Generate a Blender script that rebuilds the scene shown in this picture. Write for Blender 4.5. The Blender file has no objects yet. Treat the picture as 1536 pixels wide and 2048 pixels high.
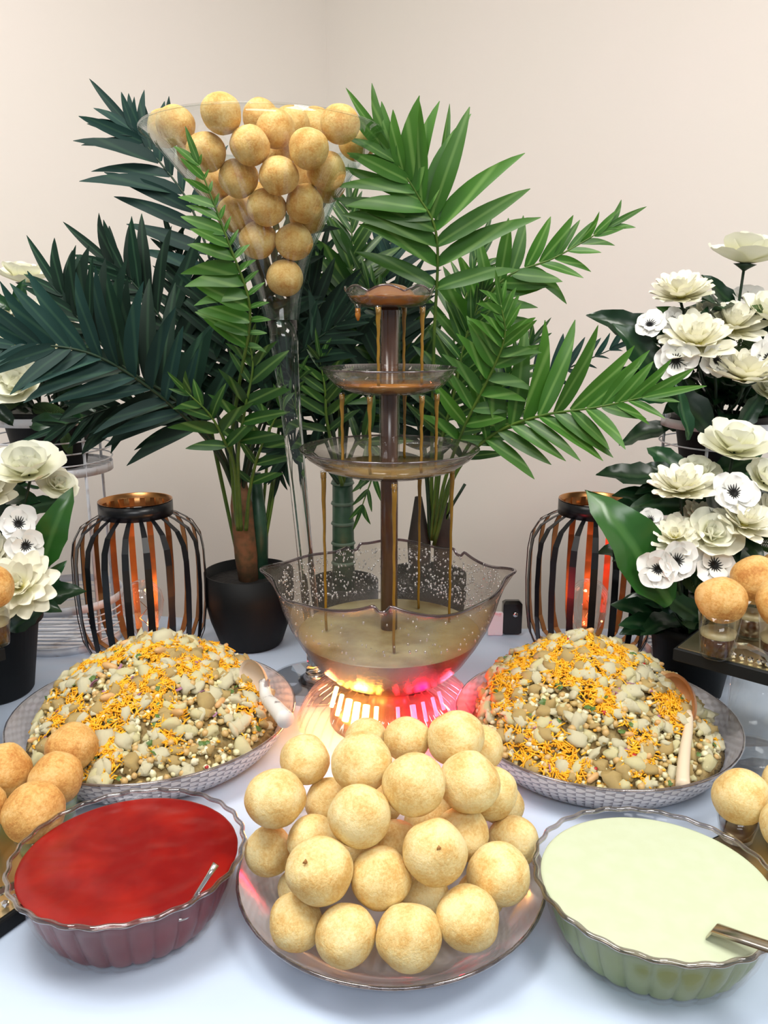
import bpy, math, random
from mathutils import Vector, Matrix, noise
S = bpy.context.scene
COL = S.collection
R = random.Random(7)
PI = math.pi
# ---------------- camera ----------------
FPX, PITCH, CAMZ = 1600.0, math.radians(13.5), 1.30
cd = bpy.data.cameras.new('camera'); cam = bpy.data.objects.new('camera', cd); COL.objects.link(cam)
cam.location = (0, 0, CAMZ); cam.rotation_euler = (PI/2 - PITCH, 0, 0)
cd.sensor_fit = 'VERTICAL'; cd.sensor_height = 36.0; cd.lens = FPX/2048*36.0; cd.clip_start = .02
S.camera = cam
# ---------------- light and exposure ----------------
S.view_settings.view_transform = 'Standard'; S.view_settings.look = 'None'
S.view_settings.gamma = 1; S.view_settings.use_curve_mapping = False
S.view_settings.exposure = 0.07
S.cycles.transparent_max_bounces = 24
w = bpy.data.worlds.new('world'); S.world = w; w.use_nodes = True
w.node_tree.nodes['Background'].inputs[0].default_value = (.90, .95, 1.0, 1)
w.node_tree.nodes['Background'].inputs[1].default_value = .36
def area(name, loc, rot, size, size_y, power, color):
    l = bpy.data.lights.new(name, 'AREA'); l.shape = 'RECTANGLE'; l.size = size; l.size_y = size_y
    l.energy = power; l.color = color
    o = bpy.data.objects.new(name, l); COL.objects.link(o); o.location = loc; o.rotation_euler = rot
    return o
area('ceiling_and_fill_light', (-.5, .55, 2.58), (0, 0, 0), .6, .6, 25, (1, .97, .92))
area('ceiling_and_fill_light', (.9, .1, 2.58), (0, 0, 0), .6, .6, 23, (1, .97, .92))
area('ceiling_and_fill_light', (.1, -1.2, 2.55), (math.radians(35), 0, 0), 1.2, .6, 30, (.96, .98, 1))  # added fill from behind the camera, brightens the walls
# ---------------- helpers ----------------
CP, SP = math.cos(PITCH), math.sin(PITCH)
def P(px, py, Y):
    a = (px-768)/FPX; b = (1024-py)/FPX
    d = Vector((a, CP + b*SP, -SP + b*CP)); t = Y/d.y
    return Vector((0, 0, CAMZ)) + d*t
def T(px, py, z=.75):
    a = (px-768)/FPX; b = (1024-py)/FPX
    d = Vector((a, CP + b*SP, -SP + b*CP)); t = (z-CAMZ)/d.z
    return Vector((0, 0, CAMZ)) + d*t
def nodes_of(name):
    m = bpy.data.materials.new(name); m.use_nodes = True; nt = m.node_tree
    return m, nt, nt.nodes, nt.links
def mat(name, col, rough=.5, metal=0, col2=None, scale=20, lo=.4, hi=.65, bump=0, bscale=60, bdist=.001, sss=0, spec=.5, emit=None, estr=0, coat=0, detail=4):
    m, nt, N, L = nodes_of(name); b = N['Principled BSDF']
    b.inputs['Base Color'].default_value = (*col, 1); b.inputs['Roughness'].default_value = rough
    b.inputs['Metallic'].default_value = metal; b.inputs['Specular IOR Level'].default_value = spec
    b.inputs['Coat Weight'].default_value = coat
    tc = N.new('ShaderNodeTexCoord')
    if col2:
        n = N.new('ShaderNodeTexNoise'); n.inputs['Scale'].default_value = scale; n.inputs['Detail'].default_value = detail
        r = N.new('ShaderNodeValToRGB'); r.color_ramp.elements[0].position = lo; r.color_ramp.elements[1].position = hi
        r.color_ramp.elements[0].color = (*col, 1); r.color_ramp.elements[1].color = (*col2, 1)
        L.new(tc.outputs['Object'], n.inputs['Vector']); L.new(n.outputs['Fac'], r.inputs[0]); L.new(r.outputs[0], b.inputs['Base Color'])
    if bump:
        n = N.new('ShaderNodeTexNoise'); n.inputs['Scale'].default_value = bscale; n.inputs['Detail'].default_value = 3
        bp = N.new('ShaderNodeBump'); bp.inputs['Strength'].default_value = bump; bp.inputs['Distance'].default_value = bdist
        L.new(tc.outputs['Object'], n.inputs['Vector']); L.new(n.outputs['Fac'], bp.inputs['Height']); L.new(bp.outputs[0], b.inputs['Normal'])
    if sss:
        b.inputs['Subsurface Weight'].default_value = sss; b.inputs['Subsurface Radius'].default_value = (1, .5, .2); b.inputs['Subsurface Scale'].default_value = .01
    if emit:
        b.inputs['Emission Color'].default_value = (*emit, 1); b.inputs['Emission Strength'].default_value = estr
    return m
def glass(name, tint=(1, 1, 1), haze=0, hazecol=(.8, .8, .8), rough=.03, edge=.75, base=.05, power=3.0, bump=0, bscale=80, edgetint=None):
    """clear thin glass or plastic: transparent body, mirror reflection rising towards grazing angles, optional milky share"""
    m, nt, N, L = nodes_of(name); N.remove(N['Principled BSDF']); out = N['Material Output']
    tr = N.new('ShaderNodeBsdfTransparent'); tr.inputs[0].default_value = (*tint, 1)
    gl = N.new('ShaderNodeBsdfGlossy'); gl.inputs['Roughness'].default_value = rough
    gl.inputs[0].default_value = (.95, .95, .97, 1)
    lw = N.new('ShaderNodeLayerWeight'); lw.inputs['Blend'].default_value = .5
    pw = N.new('ShaderNodeMath'); pw.operation = 'POWER'; pw.inputs[1].default_value = power
    mu = N.new('ShaderNodeMath'); mu.operation = 'MULTIPLY_ADD'; mu.inputs[1].default_value = edge; mu.inputs[2].default_value = base
    L.new(lw.outputs['Facing'], pw.inputs[0]); L.new(pw.outputs[0], mu.inputs[0])
    if edgetint:
        mc = N.new('ShaderNodeMix'); mc.data_type = 'RGBA'; mc.inputs['A'].default_value = (*tint, 1); mc.inputs['B'].default_value = (*edgetint, 1)
        L.new(pw.outputs[0], mc.inputs['Factor']); L.new(mc.outputs['Result'], tr.inputs[0])
    body = tr.outputs[0]
    if haze:
        df = N.new('ShaderNodeBsdfDiffuse'); df.inputs[0].default_value = (*hazecol, 1)
        tl = N.new('ShaderNodeBsdfTranslucent'); tl.inputs[0].default_value = (*hazecol, 1)
        ad = N.new('ShaderNodeMixShader'); ad.inputs[0].default_value = .4; L.new(df.outputs[0], ad.inputs[1]); L.new(tl.outputs[0], ad.inputs[2])
        mh = N.new('ShaderNodeMixShader'); mh.inputs[0].default_value = haze
        L.new(tr.outputs[0], mh.inputs[1]); L.new(ad.outputs[0], mh.inputs[2]); body = mh.outputs[0]
    mx = N.new('ShaderNodeMixShader'); L.new(mu.outputs[0], mx.inputs[0]); L.new(body, mx.inputs[1]); L.new(gl.outputs[0], mx.inputs[2])
    if bump:
        tc = N.new('ShaderNodeTexCoord'); n = N.new('ShaderNodeTexNoise'); n.inputs['Scale'].default_value = bscale
        bp = N.new('ShaderNodeBump'); bp.inputs['Strength'].default_value = bump; bp.inputs['Distance'].default_value = .002
        L.new(tc.outputs['Object'], n.inputs['Vector']); L.new(n.outputs['Fac'], bp.inputs['Height']); L.new(bp.outputs[0], gl.inputs['Normal'])
    L.new(mx.outputs[0], out.inputs['Surface'])
    return m
def axis_mat(name, col, tipcol, rough=.5, axis=1, lo=0., hi=1., rib=None, trans=0, var=0.0, spec=.5):
    """colour running along a petal or leaf (its own colour), optional paler midrib, a little light passing through"""
    m, nt, N, L = nodes_of(name); b = N['Principled BSDF']; b.inputs['Roughness'].default_value = rough; b.inputs['Specular IOR Level'].default_value = spec
    tc = N.new('ShaderNodeTexCoord'); sp = N.new('ShaderNodeSeparateXYZ'); L.new(tc.outputs['Generated'], sp.inputs[0])
    r = N.new('ShaderNodeValToRGB'); r.color_ramp.elements[0].position = lo; r.color_ramp.elements[1].position = hi
    r.color_ramp.elements[0].color = (*col, 1); r.color_ramp.elements[1].color = (*tipcol, 1)
    L.new(sp.outputs[axis], r.inputs[0]); c = r.outputs[0]
    if rib:
        a = N.new('ShaderNodeMath'); a.operation = 'SUBTRACT'; a.inputs[1].default_value = .5; L.new(sp.outputs[0], a.inputs[0])
        ab = N.new('ShaderNodeMath'); ab.operation = 'ABSOLUTE'; L.new(a.outputs[0], ab.inputs[0])
        r2 = N.new('ShaderNodeValToRGB'); r2.color_ramp.elements[0].position = .03; r2.color_ramp.elements[1].position = .10
        r2.color_ramp.elements[0].color = (1, 1, 1, 1); r2.color_ramp.elements[1].color = (0, 0, 0, 1); L.new(ab.outputs[0], r2.inputs[0])
        mc = N.new('ShaderNodeMix'); mc.data_type = 'RGBA'; L.new(r2.outputs[0], mc.inputs['Factor']); L.new(c, mc.inputs['A']); mc.inputs['B'].default_value = (*rib, 1); c = mc.outputs['Result']
    if var:
        oi = N.new('ShaderNodeObjectInfo'); hs = N.new('ShaderNodeHueSaturation'); ma = N.new('ShaderNodeMath'); ma.operation = 'MULTIPLY_ADD'
        ma.inputs[1].default_value = var*2; ma.inputs[2].default_value = 1-var; L.new(oi.outputs['Random'], ma.inputs[0]); L.new(ma.outputs[0], hs.inputs['Value']); L.new(c, hs.inputs['Color']); c = hs.outputs[0]
    L.new(c, b.inputs['Base Color'])
    if trans:
        t = N.new('ShaderNodeBsdfTranslucent'); L.new(c, t.inputs[0]); mx = N.new('ShaderNodeMixShader'); mx.inputs[0].default_value = trans
        L.new(b.outputs[0], mx.inputs[1]); L.new(t.outputs[0], mx.inputs[2]); L.new(mx.outputs[0], N['Material Output'].inputs['Surface'])
    return m
# objects
def tag(o, label=None, cat=None, group=None, kind=None):
    if label: o['label'] = label
    if cat: o['category'] = cat
    if group: o['group'] = group
    if kind: o['kind'] = kind
    return o
def thing(name, loc, label, cat, group=None):
    o = bpy.data.objects.new(name, None); COL.objects.link(o); o.location = loc; o.empty_display_size = .02
    o['o'] = 0; del o['o']
    return tag(o, label, cat, group)
def mesh(name, V, F, m, smooth=True):
    me = bpy.data.meshes.new(name); me.from_pydata([tuple(v) for v in V], [], F)
    for x in (m if isinstance(m, (list, tuple)) else [m]): me.materials.append(x)
    if smooth: me.polygons.foreach_set('use_smooth', [True]*len(me.polygons))
    me.update(); return me
def put(name, me, parent=None, M=None):
    o = bpy.data.objects.new(name, me); COL.objects.link(o)
    if parent is not None: o.parent = parent
    if M is not None: o.matrix_local = M
    return o
def part(name, VF, m, parent, smooth=True, M=None, label=None):
    o = put(name, mesh(name, VF[0], VF[1], m, smooth), parent, M)
    if label: o['label'] = label
    return o
def join(*vfs):
    V, F = [], []
    for v, f in vfs:
        k = len(V); V += list(v); F += [tuple(i+k for i in q) for q in f]
    return V, F
def xf(vf, M): return [M @ Vector(v) for v in vf[0]], vf[1]
def off(vf, d): return [Vector(v)+Vector(d) for v in vf[0]], vf[1]
def lathe(prof, n=48, fn=None, cap=False, close=False):
    V, F = [], []
    for r, z in prof:
        for i in range(n):
            t = 2*PI*i/n
            if fn: V.append(fn(t, r, z))
            else: V.append((r*math.cos(t), r*math.sin(t), z))
    m = len(prof)
    for j in range(m-1 if not close else m):
        a, b = j*n, ((j+1) % m)*n
        for i in range(n):
            k = (i+1) % n; F.append((a+i, a+k, b+k, b+i))
    if cap: F.append(tuple(range(n))[::-1]); F.append(tuple(range((m-1)*n, m*n)))
    return V, F
def tube(pts, rad, n=8, cap=True):
    pts = [Vector(p) for p in pts]; V, F = [], []
    if not isinstance(rad, (list, tuple)): rad = [rad]*len(pts)
    up = Vector((0, 0, 1)); prev = None
    for i, p in enumerate(pts):
        d = (pts[min(i+1, len(pts)-1)] - pts[max(i-1, 0)]).normalized()
        if prev is None:
            a = d.cross(up if abs(d.z) < .95 else Vector((1, 0, 0))).normalized()
        else:
            a = (prev - d*prev.dot(d)).normalized()
        prev = a; b = d.cross(a)
        for k in range(n):
            t = 2*PI*k/n; V.append(p + (a*math.cos(t)+b*math.sin(t))*rad[i])
    for i in range(len(pts)-1):
        for k in range(n):
            q = (k+1) % n; F.append((i*n+k, i*n+q, (i+1)*n+q, (i+1)*n+k))
    if cap: F.append(tuple(range(n))[::-1]); F.append(tuple(range((len(pts)-1)*n, len(pts)*n)))
    return V, F
def box(x0, x1, y0, y1, z0, z1):
    V = [(x, y, z) for z in (z0, z1) for y in (y0, y1) for x in (x0, x1)]
    return V, [(0, 2, 3, 1), (4, 5, 7, 6), (0, 1, 5, 4), (2, 6, 7, 3), (0, 4, 6, 2), (1, 3, 7, 5)]
def rbox(x0, x1, y0, y1, z0, z1, b=.003):
    V, F = [], []
    for z, i in ((z0, b), (z0+b, 0), (z1-b, 0), (z1, b)):
        V += [(x0+i, y0+i, z), (x1-i, y0+i, z), (x1-i, y1-i, z), (x0+i, y1-i, z)]
    for j in range(3):
        for k in range(4): F.append((j*4+k, j*4+(k+1) % 4, j*4+4+(k+1) % 4, j*4+4+k))
    F += [(3, 2, 1, 0), (12, 13, 14, 15)]
    return V, F
def ico(sub=2):
    import bmesh
    bm = bmesh.new(); bmesh.ops.create_icosphere(bm, subdivisions=sub, radius=1)
    V = [v.co.copy() for v in bm.verts]; F = [tuple(v.index for v in f.verts) for f in bm.faces]; bm.free()
    return V, F
ICO1, ICO2, ICO3, ICO4 = ico(1), ico(2), ico(3), ico(4)
def blob(base, amp, freq, seed, sc=(1, 1, 1)):
    o = Vector((seed*3.7, seed*1.3, seed*2.1))
    return [Vector((v.x*sc[0], v.y*sc[1], v.z*sc[2]))*(1+amp*noise.noise(v*freq+o)) for v in base[0]], base[1]
def spline(pts, n):
    pts = [Vector(p) for p in pts]; q = [pts[0]*2-pts[1]]+pts+[pts[-1]*2-pts[-2]]; out = []
    segs = len(pts)-1
    for i in range(n+1):
        t = i/n*segs; k = min(int(t), segs-1); u = t-k; a, b, c, d = q[k:k+4]
        out.append(.5*((2*b)+(-a+c)*u+(2*a-5*b+4*c-d)*u*u+(-a+3*b-3*c+d)*u**3))
    return out
def frame(p, y, z, s=(1, 1, 1)):
    y = Vector(y).normalized(); z = Vector(z); z = (z-y*z.dot(y)).normalized(); x = y.cross(z)
    M = Matrix(((x.x*s[0], y.x*s[1], z.x*s[2], p[0]), (x.y*s[0], y.y*s[1], z.y*s[2], p[1]), (x.z*s[0], y.z*s[1], z.z*s[2], p[2]), (0, 0, 0, 1)))
    return M
def rnd(a, b): return R.uniform(a, b)
TZ = .75
# ---------------- materials ----------------
M_wall = mat('wall_paint', (.82, .765, .70), .85, col2=(.84, .77, .72), scale=1.2, bump=.15, bscale=220, bdist=.0006)
M_ceil = mat('ceiling_paint', (.85, .84, .8), .9)
M_floor = mat('floor_vinyl', (.30, .22, .15), .5, col2=(.36, .27, .18), scale=4)
M_cloth = mat('white_tablecloth_fabric', (.515, .62, .78), .65, col2=(.55, .65, .81), scale=3, bump=.2, bscale=9, bdist=.006)
M_wood = mat('table_wood', (.35, .22, .12), .5, col2=(.28, .17, .09))
M_black = mat('black_plastic', (.006, .007, .008), .6, bump=.1, bscale=300, spec=.25)
M_soil = mat('dark_filling', (.012, .010, .009), .9, bump=.6, bscale=150, bdist=.004)
M_copper = mat('copper_inside', (.52, .25, .09), .3, metal=1, col2=(.42, .2, .08), scale=40)
M_lblack = mat('black_lacquered_strip', (.006, .007, .010), .30, spec=.5)
M_white = mat('white_painted_wire', (.74, .76, .82), .4, col2=(.50, .46, .45), scale=45, lo=.55, hi=.72)
M_gold = mat('gold_mirror', (.80, .70, .42), .30, metal=1, col2=(.88, .80, .55), scale=12)
M_chrome = mat('polished_steel', (.65, .65, .66), .15, metal=1)
M_bamboo = mat('bamboo', (.62, .42, .26), .5, col2=(.70, .50, .32), scale=30)
M_bamboo_d = mat('reddish_bamboo', (.48, .19, .07), .45, col2=(.56, .27, .12), scale=25)
M_film = mat('white_wrapped_handle', (.72, .70, .66), .4, col2=(.25, .20, .19), scale=60, lo=.58, hi=.64)
M_pvase = glass('vase_glass', (.985, .99, .985), edge=.65, base=.03, power=3.2, edgetint=(.55, .70, .66))
M_solid = mat('solid_glass', (.97, .99, .98), .02); M_solid.node_tree.nodes['Principled BSDF'].inputs['Transmission Weight'].default_value = 1; M_solid.node_tree.nodes['Principled BSDF'].inputs['IOR'].default_value = 1.45
M_clear = glass('clear_plastic', (.95, .95, .945), edge=.5, base=.05, power=2.5, edgetint=(.62, .60, .60))
M_tray = glass('fountain_plastic', (.92, .92, .90), haze=.035, hazecol=(.70, .66, .55), edge=.5, base=.04, power=2.4, edgetint=(.55, .50, .50))
M_bowlpl = glass('droplet_covered_plastic', (.955, .945, .92), haze=.04, hazecol=(.60, .52, .38), edge=.40, base=.03, power=2.6, bump=.3, bscale=420, edgetint=(.58, .50, .48))
M_rim = glass('dark_plastic_edge', (.42, .33, .38), edge=.6, base=.12, power=2, rough=.05)
M_dome = glass('ribbed_clear_plastic', (.93, .82, .84), haze=.07, hazecol=(.95, .75, .72), edge=.75, base=.06, power=1.8)
M_plate2 = glass('shaded_glass_ridge', (.42, .38, .40), haze=.25, hazecol=(.45, .40, .42), edge=.4, base=.05, power=2.0, rough=.15)  # relief shading of the pressed pattern put into this darker tint
M_plate = glass('patterned_glass', (.94, .92, .93), haze=.55, hazecol=(.94, .92, .94), edge=.45, base=.06, power=2.0, rough=.12)  # pale copy; its milky share also stands in for light off the cloth
M_fglass = glass('fluted_glass', (.985, .975, .97), edge=.14, base=.008, power=2.4, rough=.06)
M_grim = glass('thick_glass_rim', (.66, .62, .62), edge=.7, base=.10, power=1.6, rough=.05)
M_cup = glass('cup_plastic', (.97, .97, .96), edge=.42, base=.02, power=3)
M_bulb = glass('bulb_glass', (.97, .95, .93), edge=.6, base=.06, power=1.8)
M_cryst = glass('crystal_bead', (.8, .8, .8), haze=.1, edge=.8, base=.4, power=1)
M_red = mat('red_chutney', (.20, .003, .003), .30, col2=(.30, .008, .004), scale=22, bump=.5, bscale=16, bdist=.006, spec=.35)
M_green = mat('pale_green_chutney', (.54, .60, .42), .5, col2=(.56, .62, .45), scale=60, bump=.2, bscale=90, spec=.3)
M_redside = mat('red_chutney_shaded', (.13, .002, .006), .35, col2=(.19, .004, .010), scale=12)  # red chutney again, shade of the bowl side put into a darker colour
M_greenside = mat('green_chutney_shaded', (.24, .34, .13), .4, col2=(.30, .40, .17), scale=12)  # green chutney again, darkened to carry the shade of the side
M_sauce = mat('amber_sauce_stream', (.22, .115, .010), .2, col2=(.27, .14, .014), scale=60)
M_sauce2 = mat('orange_brown_sauce', (.34, .10, .010), .2, col2=(.42, .16, .02), scale=30, bump=.3, bscale=80)
M_tan = mat('thin_tan_sauce', (.35, .23, .08), .15, col2=(.30, .17, .045), scale=18)
M_foam = mat('foamy_tamarind_water', (.34, .29, .15), .35, col2=(.17, .11, .035), scale=26, lo=.38, hi=.72, bump=.4, bscale=220, detail=6)
M_broth = mat('dark_tamarind_water', (.07, .024, .008), .1, col2=(.10, .035, .012), scale=10)
M_pole = mat('brown_filled_tube', (.075, .032, .018), .2, spec=.5, col2=(.10, .045, .025), scale=25)
M_drink = mat('brown_drink', (.05, .016, .005), .12, col2=(.08, .028, .008), scale=20)
M_drinkf = mat('drink_foam', (.42, .36, .2), .4)
M_glow_y = mat('yellow_lamp', (1, .7, .2), .4, emit=(1, .55, .08), estr=34)
M_glow_r = mat('red_lamp', (1, .1, .1), .4, emit=(1, .02, .04), estr=26)
M_glow_w = mat('orange_bulb_dots', (1, .5, .2), .4, emit=(1, .45, .15), estr=5)  # orange emission for small dots inside the lantern bulb
def puri_mat(name, c0, c1, c2):
    m = mat(name, c0, .5, bump=.7, bscale=230, bdist=.0013, sss=.12, spec=.3)
    nt = m.node_tree; N, L = nt.nodes, nt.links; b = N['Principled BSDF']; tc = [n for n in N if n.type == 'TEX_COORD'][0]
    oi = N.new('ShaderNodeObjectInfo'); va = N.new('ShaderNodeVectorMath'); va.operation = 'ADD'
    sc = N.new('ShaderNodeVectorMath'); sc.operation = 'SCALE'; sc.inputs['Scale'].default_value = 9
    cx = N.new('ShaderNodeCombineXYZ'); L.new(oi.outputs['Random'], cx.inputs[0]); L.new(oi.outputs['Random'], cx.inputs[1]); L.new(cx.outputs[0], sc.inputs[0])
    L.new(tc.outputs['Object'], va.inputs[0]); L.new(sc.outputs[0], va.inputs[1])
    n1 = N.new('ShaderNodeTexNoise'); n1.inputs['Scale'].default_value = 1.3; n1.inputs['Detail'].default_value = 2; L.new(va.outputs[0], n1.inputs['Vector'])
    n2 = N.new('ShaderNodeTexNoise'); n2.inputs['Scale'].default_value = 9; n2.inputs['Detail'].default_value = 6; n2.inputs['Roughness'].default_value = .75; L.new(va.outputs[0], n2.inputs['Vector'])
    ad = N.new('ShaderNodeMath'); ad.operation = 'MULTIPLY_ADD'; ad.inputs[1].default_value = .55; L.new(n2.outputs['Fac'], ad.inputs[0])
    m5 = N.new('ShaderNodeMath'); m5.operation = 'MULTIPLY'; m5.inputs[1].default_value = .5; L.new(n1.outputs['Fac'], m5.inputs[0]); L.new(m5.outputs[0], ad.inputs[2])
    r = N.new('ShaderNodeValToRGB'); e = r.color_ramp.elements; e[0].position = .42; e[1].position = .66; e[0].color = (*c0, 1); e[1].color = (*c2, 1)
    q = e.new(.53); q.color = (*c1, 1); L.new(ad.outputs[0], r.inputs[0]); L.new(r.outputs[0], b.inputs['Base Color'])
    for n in N:
        if n.type == 'TEX_NOISE' and n.inputs['Scale'].default_value > 200: n.inputs['Scale'].default_value = 9; n.inputs['Detail'].default_value = 5; n.inputs['Roughness'].default_value = .7; L.new(va.outputs[0], n.inputs['Vector'])
        if n.type == 'BUMP': n.inputs['Distance'].default_value = .0022; n.inputs['Strength'].default_value = .6
    return m
M_puri = puri_mat('pale_fried_puri', (.88, .74, .40), (.82, .62, .27), (.70, .42, .13))
M_puri2 = puri_mat('golden_fried_puri', (.82, .54, .22), (.72, .40, .12), (.52, .22, .05))
M_puri3 = puri_mat('amber_fried_puri', (.80, .60, .26), (.72, .47, .16), (.60, .30, .07))
M_hole = mat('browned_crack', (.35, .16, .04), .7)
# ---------------- room ----------------
CX, CY, WL = -.15, 2.30, 4.2
def wall(name, dx, dy):
    nx, ny = (-dy, dx) if dx < 0 else (dy, -dx)
    nx, ny = (-abs(dy) if dx < 0 else abs(dy)), abs(dx)
    a = Vector((CX, CY, 0)); d = Vector((dx, dy, 0)).normalized(); n = Vector((nx, ny, 0)).normalized()*.1
    V = [a, a+d*WL, a+d*WL+n, a+n*1.0]; V = V+[v+Vector((0, 0, 2.6)) for v in V]
    F = [(0, 1, 2, 3), (4, 5, 6, 7), (0, 1, 5, 4), (1, 2, 6, 5), (2, 3, 7, 6), (3, 0, 4, 7)]
    tag(put(name, mesh(name, V, F, M_wall, False)), kind='structure')
wall('wall_left', -.77, -.64); wall('wall_right', .77, -.64)
tag(put('floor', mesh('floor', *box(-3.6, 3.4, -2.2, 2.6, -.05, 0), M_floor, False)), kind='structure')
tag(put('ceiling', mesh('ceiling', *box(-3.6, 3.4, -2.2, 2.6, 2.6, 2.65), M_ceil, False)), kind='structure')
# ---------------- table and cloth ----------------
tb = thing('banquet_table', (0, .95, 0), 'long trestle table hidden under the white tablecloth', 'table')
part('tabletop', off(rbox(-.93, .93, -.37, .42, .715, .746), (0, 0, 0)), M_wood, tb, False)
for sx in (-.85, .85):
    for sy in (-.3, .35):
        part('leg', tube([(sx, sy, 0), (sx, sy, .715)], .018, 10), M_chrome, tb)
def cloth():
    xs = [-.95+i*.025 for i in range(77)]; V, F = [], []
    def yb(x): return 1.385+max(0, -x-.05)*.17
    for x in xs:
        col = [(x, .532-.02, .05+.004*math.sin(x*40)), (x, .532-.02+.006*math.sin(x*30), .4), (x, .512, .70)]
        for k in range(7):
            a = k/6*PI/2; col.append((x, .545-.033*math.cos(a), .717+.033*math.sin(a)))
        for k in range(1, 13): col.append((x, .545+(yb(x)-.545-.012)*k/12, .75))
        for k in range(1, 4): a = k/3*PI/2; col.append((x, yb(x)-.012+.012*math.sin(a), .738+.012*math.cos(a)))
        col.append((x, yb(x)+.004*math.sin(x*33), .3)); V += col
    m = len(col)
    for i in range(len(xs)-1):
        for j in range(m-1): F.append((i*m+j, (i+1)*m+j, (i+1)*m+j+1, i*m+j+1))
    return V, F
tag(put('tablecloth', mesh('tablecloth', *cloth(), M_cloth)), 'white cloth with a faint blue cast covering the whole table', 'tablecloth')
# ---------------- fountain ----------------
FX, FY = .007, 1.04
fo = thing('drink_fountain', (FX, FY, TZ), 'four tier clear plastic fountain with brown sauce and glowing ribbed base', 'fountain')
def ribbed(t, r, z):
    k = 1+.055*(abs(math.cos(t*20)))*(1 if z < .072 else .3); return (r*k*math.cos(t), r*k*math.sin(t), z)
base = [(.124, .0), (.123, .006), (.117, .020), (.106, .038), (.092, .050), (.076, .060), (.066, .064)]
part('ribbed_base', lathe(base, 240, ribbed), M_dome, fo, label='ribbed clear base lit yellow and red')
hs = part('motor_housing', lathe([(.084, 0), (.083, .012), (.072, .020), (.030, .024), (.022, .052), (.04, .060)], 40, cap=True), mat('housing_brown', (.10, .05, .04), .3), fo)
for k, a in enumerate((-2.95, -2.62, -2.38, -2.18, -1.99, -1.80)):
    part('yellow_lamp', tube([(.082*math.cos(a), .082*math.sin(a), .024), (.074*math.cos(a), .074*math.sin(a), .053)], .0046 if k in (2, 3, 4) else .003, 8), M_glow_y, fo)
for k, a in enumerate((-1.42, -1.14, -.92, -.66, -.40)):
    part('red_lamp', tube([(.082*math.cos(a), .082*math.sin(a), .028), (.074*math.cos(a), .074*math.sin(a), .053)], .0026 if k != 1 else .0040, 8), M_glow_r, fo)
def plight(name, loc, e, c, r=.012):
    l = bpy.data.lights.new(name, 'POINT'); l.energy = e; l.color = c; l.shadow_soft_size = r
    o = bpy.data.objects.new(name, l); COL.objects.link(o); o.location = loc
plight('yellow_base_light', (FX-.045, FY-.068, TZ+.048), .42, (1, .50, .10))
plight('red_base_light', (FX+.052, FY-.062, TZ+.048), .50, (1, .0, .03))
plight('red_base_light', (FX+.092, FY-.005, TZ+.046), .42, (1, .04, .08))
plight('yellow_base_light', (FX-.092, FY-.005, TZ+.046), .28, (1, .35, .12))
# bowl
BR = .155
def rimz(t):
    # wavy collar with four cut lips
    return .006*math.cos(4*t+.6) + .002*math.cos(8*t)
prof = [(.045, .058), (.062, .062), (.086, .076), (.106, .096), (.123, .122), (.137, .148), (.146, .172), (.152, .196), (.156, .212)]
def bowlfn(t, r, z):
    k = max(0, (z-.185)/.027); dz = k*rimz(t); dr = 0
    # pointed lips at the sides
    for c, am in ((PI-.02, .020), (-.02, .016)):
        d = math.atan2(math.sin(t-c), math.cos(t-c)); dr += am*k*math.exp(-(d/.13)**2)
    for c in (-PI/2-.06, PI/2+.35, PI/2-.75):
        d = math.atan2(math.sin(t-c), math.cos(t-c)); dz += k*(-.009*math.exp(-(d/.05)**4)+.006*math.exp(-(d/.13)**2))
    return ((r+dr)*math.cos(t), (r+dr)*math.sin(t), z+dz)
inner = [(r-.0025, z+.001) for r, z in prof[::-1]]
bw = part('collecting_bowl', lathe(prof+inner, 400, bowlfn), M_bowlpl, fo, label='big clear bowl with wavy rim speckled with drops')
rp = [Vector(bowlfn(2*PI*i/400, .1548, .212)) for i in range(401)]
part('bowl_edge', tube(rp, .0022, 6, False), M_rim, bw)
dv = []
for i in range(1150):
    t = rnd(.15, PI-.15) if i < 900 else rnd(0, 2*PI); z = rnd(.142, .208)
    r = .1335+(z-.142)*.30; sc = rnd(.0006, .0019)
    k = [b for b in prof if b[1] <= z][-1]; j = prof.index(k); k2 = prof[min(j+1, len(prof)-1)]
    u = (z-k[1])/max(1e-6, k2[1]-k[1]); r = k[0]+(k2[0]-k[0])*u-.003
    dv.append(off(([Vector((v.x*sc, v.y*sc, v.z*sc*1.35)) for v in ICO1[0]], ICO1[1]), (r*math.cos(t), r*math.sin(t), z)))
tag(part('drops', join(*dv), M_cryst, bw), kind='stuff')
def interp(prof, z):
    for (r0, z0), (r1, z1) in zip(prof, prof[1:]):
        if z0 <= z <= z1: return r0+(r1-r0)*(z-z0)/(z1-z0)
    return prof[-1][0]
LV = .133
lp = [(0.001, .0605)]+[(r-.0035, z+.002) for r, z in prof if z < LV-.002]+[(interp(prof, LV)-.0035, LV-.001)]
part('tamarind_water', lathe(lp, 72), M_broth, fo, label='dark brown tamarind water filling the bowl bottom')
part('foam', lathe([(interp(prof, LV)-.0037, LV-.001), (interp(prof, LV)-.006, LV+.001), (.06, LV+.0015), (.001, LV+.002)], 72), M_foam, fo)
part('centre_tube', tube([(0, 0, .08), (0, 0, .57)], .0115, 20), M_pole, fo, label='brown sauce filled tube')
part('tube_sleeve', tube([(0, 0, .355), (0, 0, .475)], .0135, 20, False), M_clear, fo)
part('tube_sleeve', tube([(0, 0, .49), (0, 0, .562)], .0138, 20, False), M_clear, fo)
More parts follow.
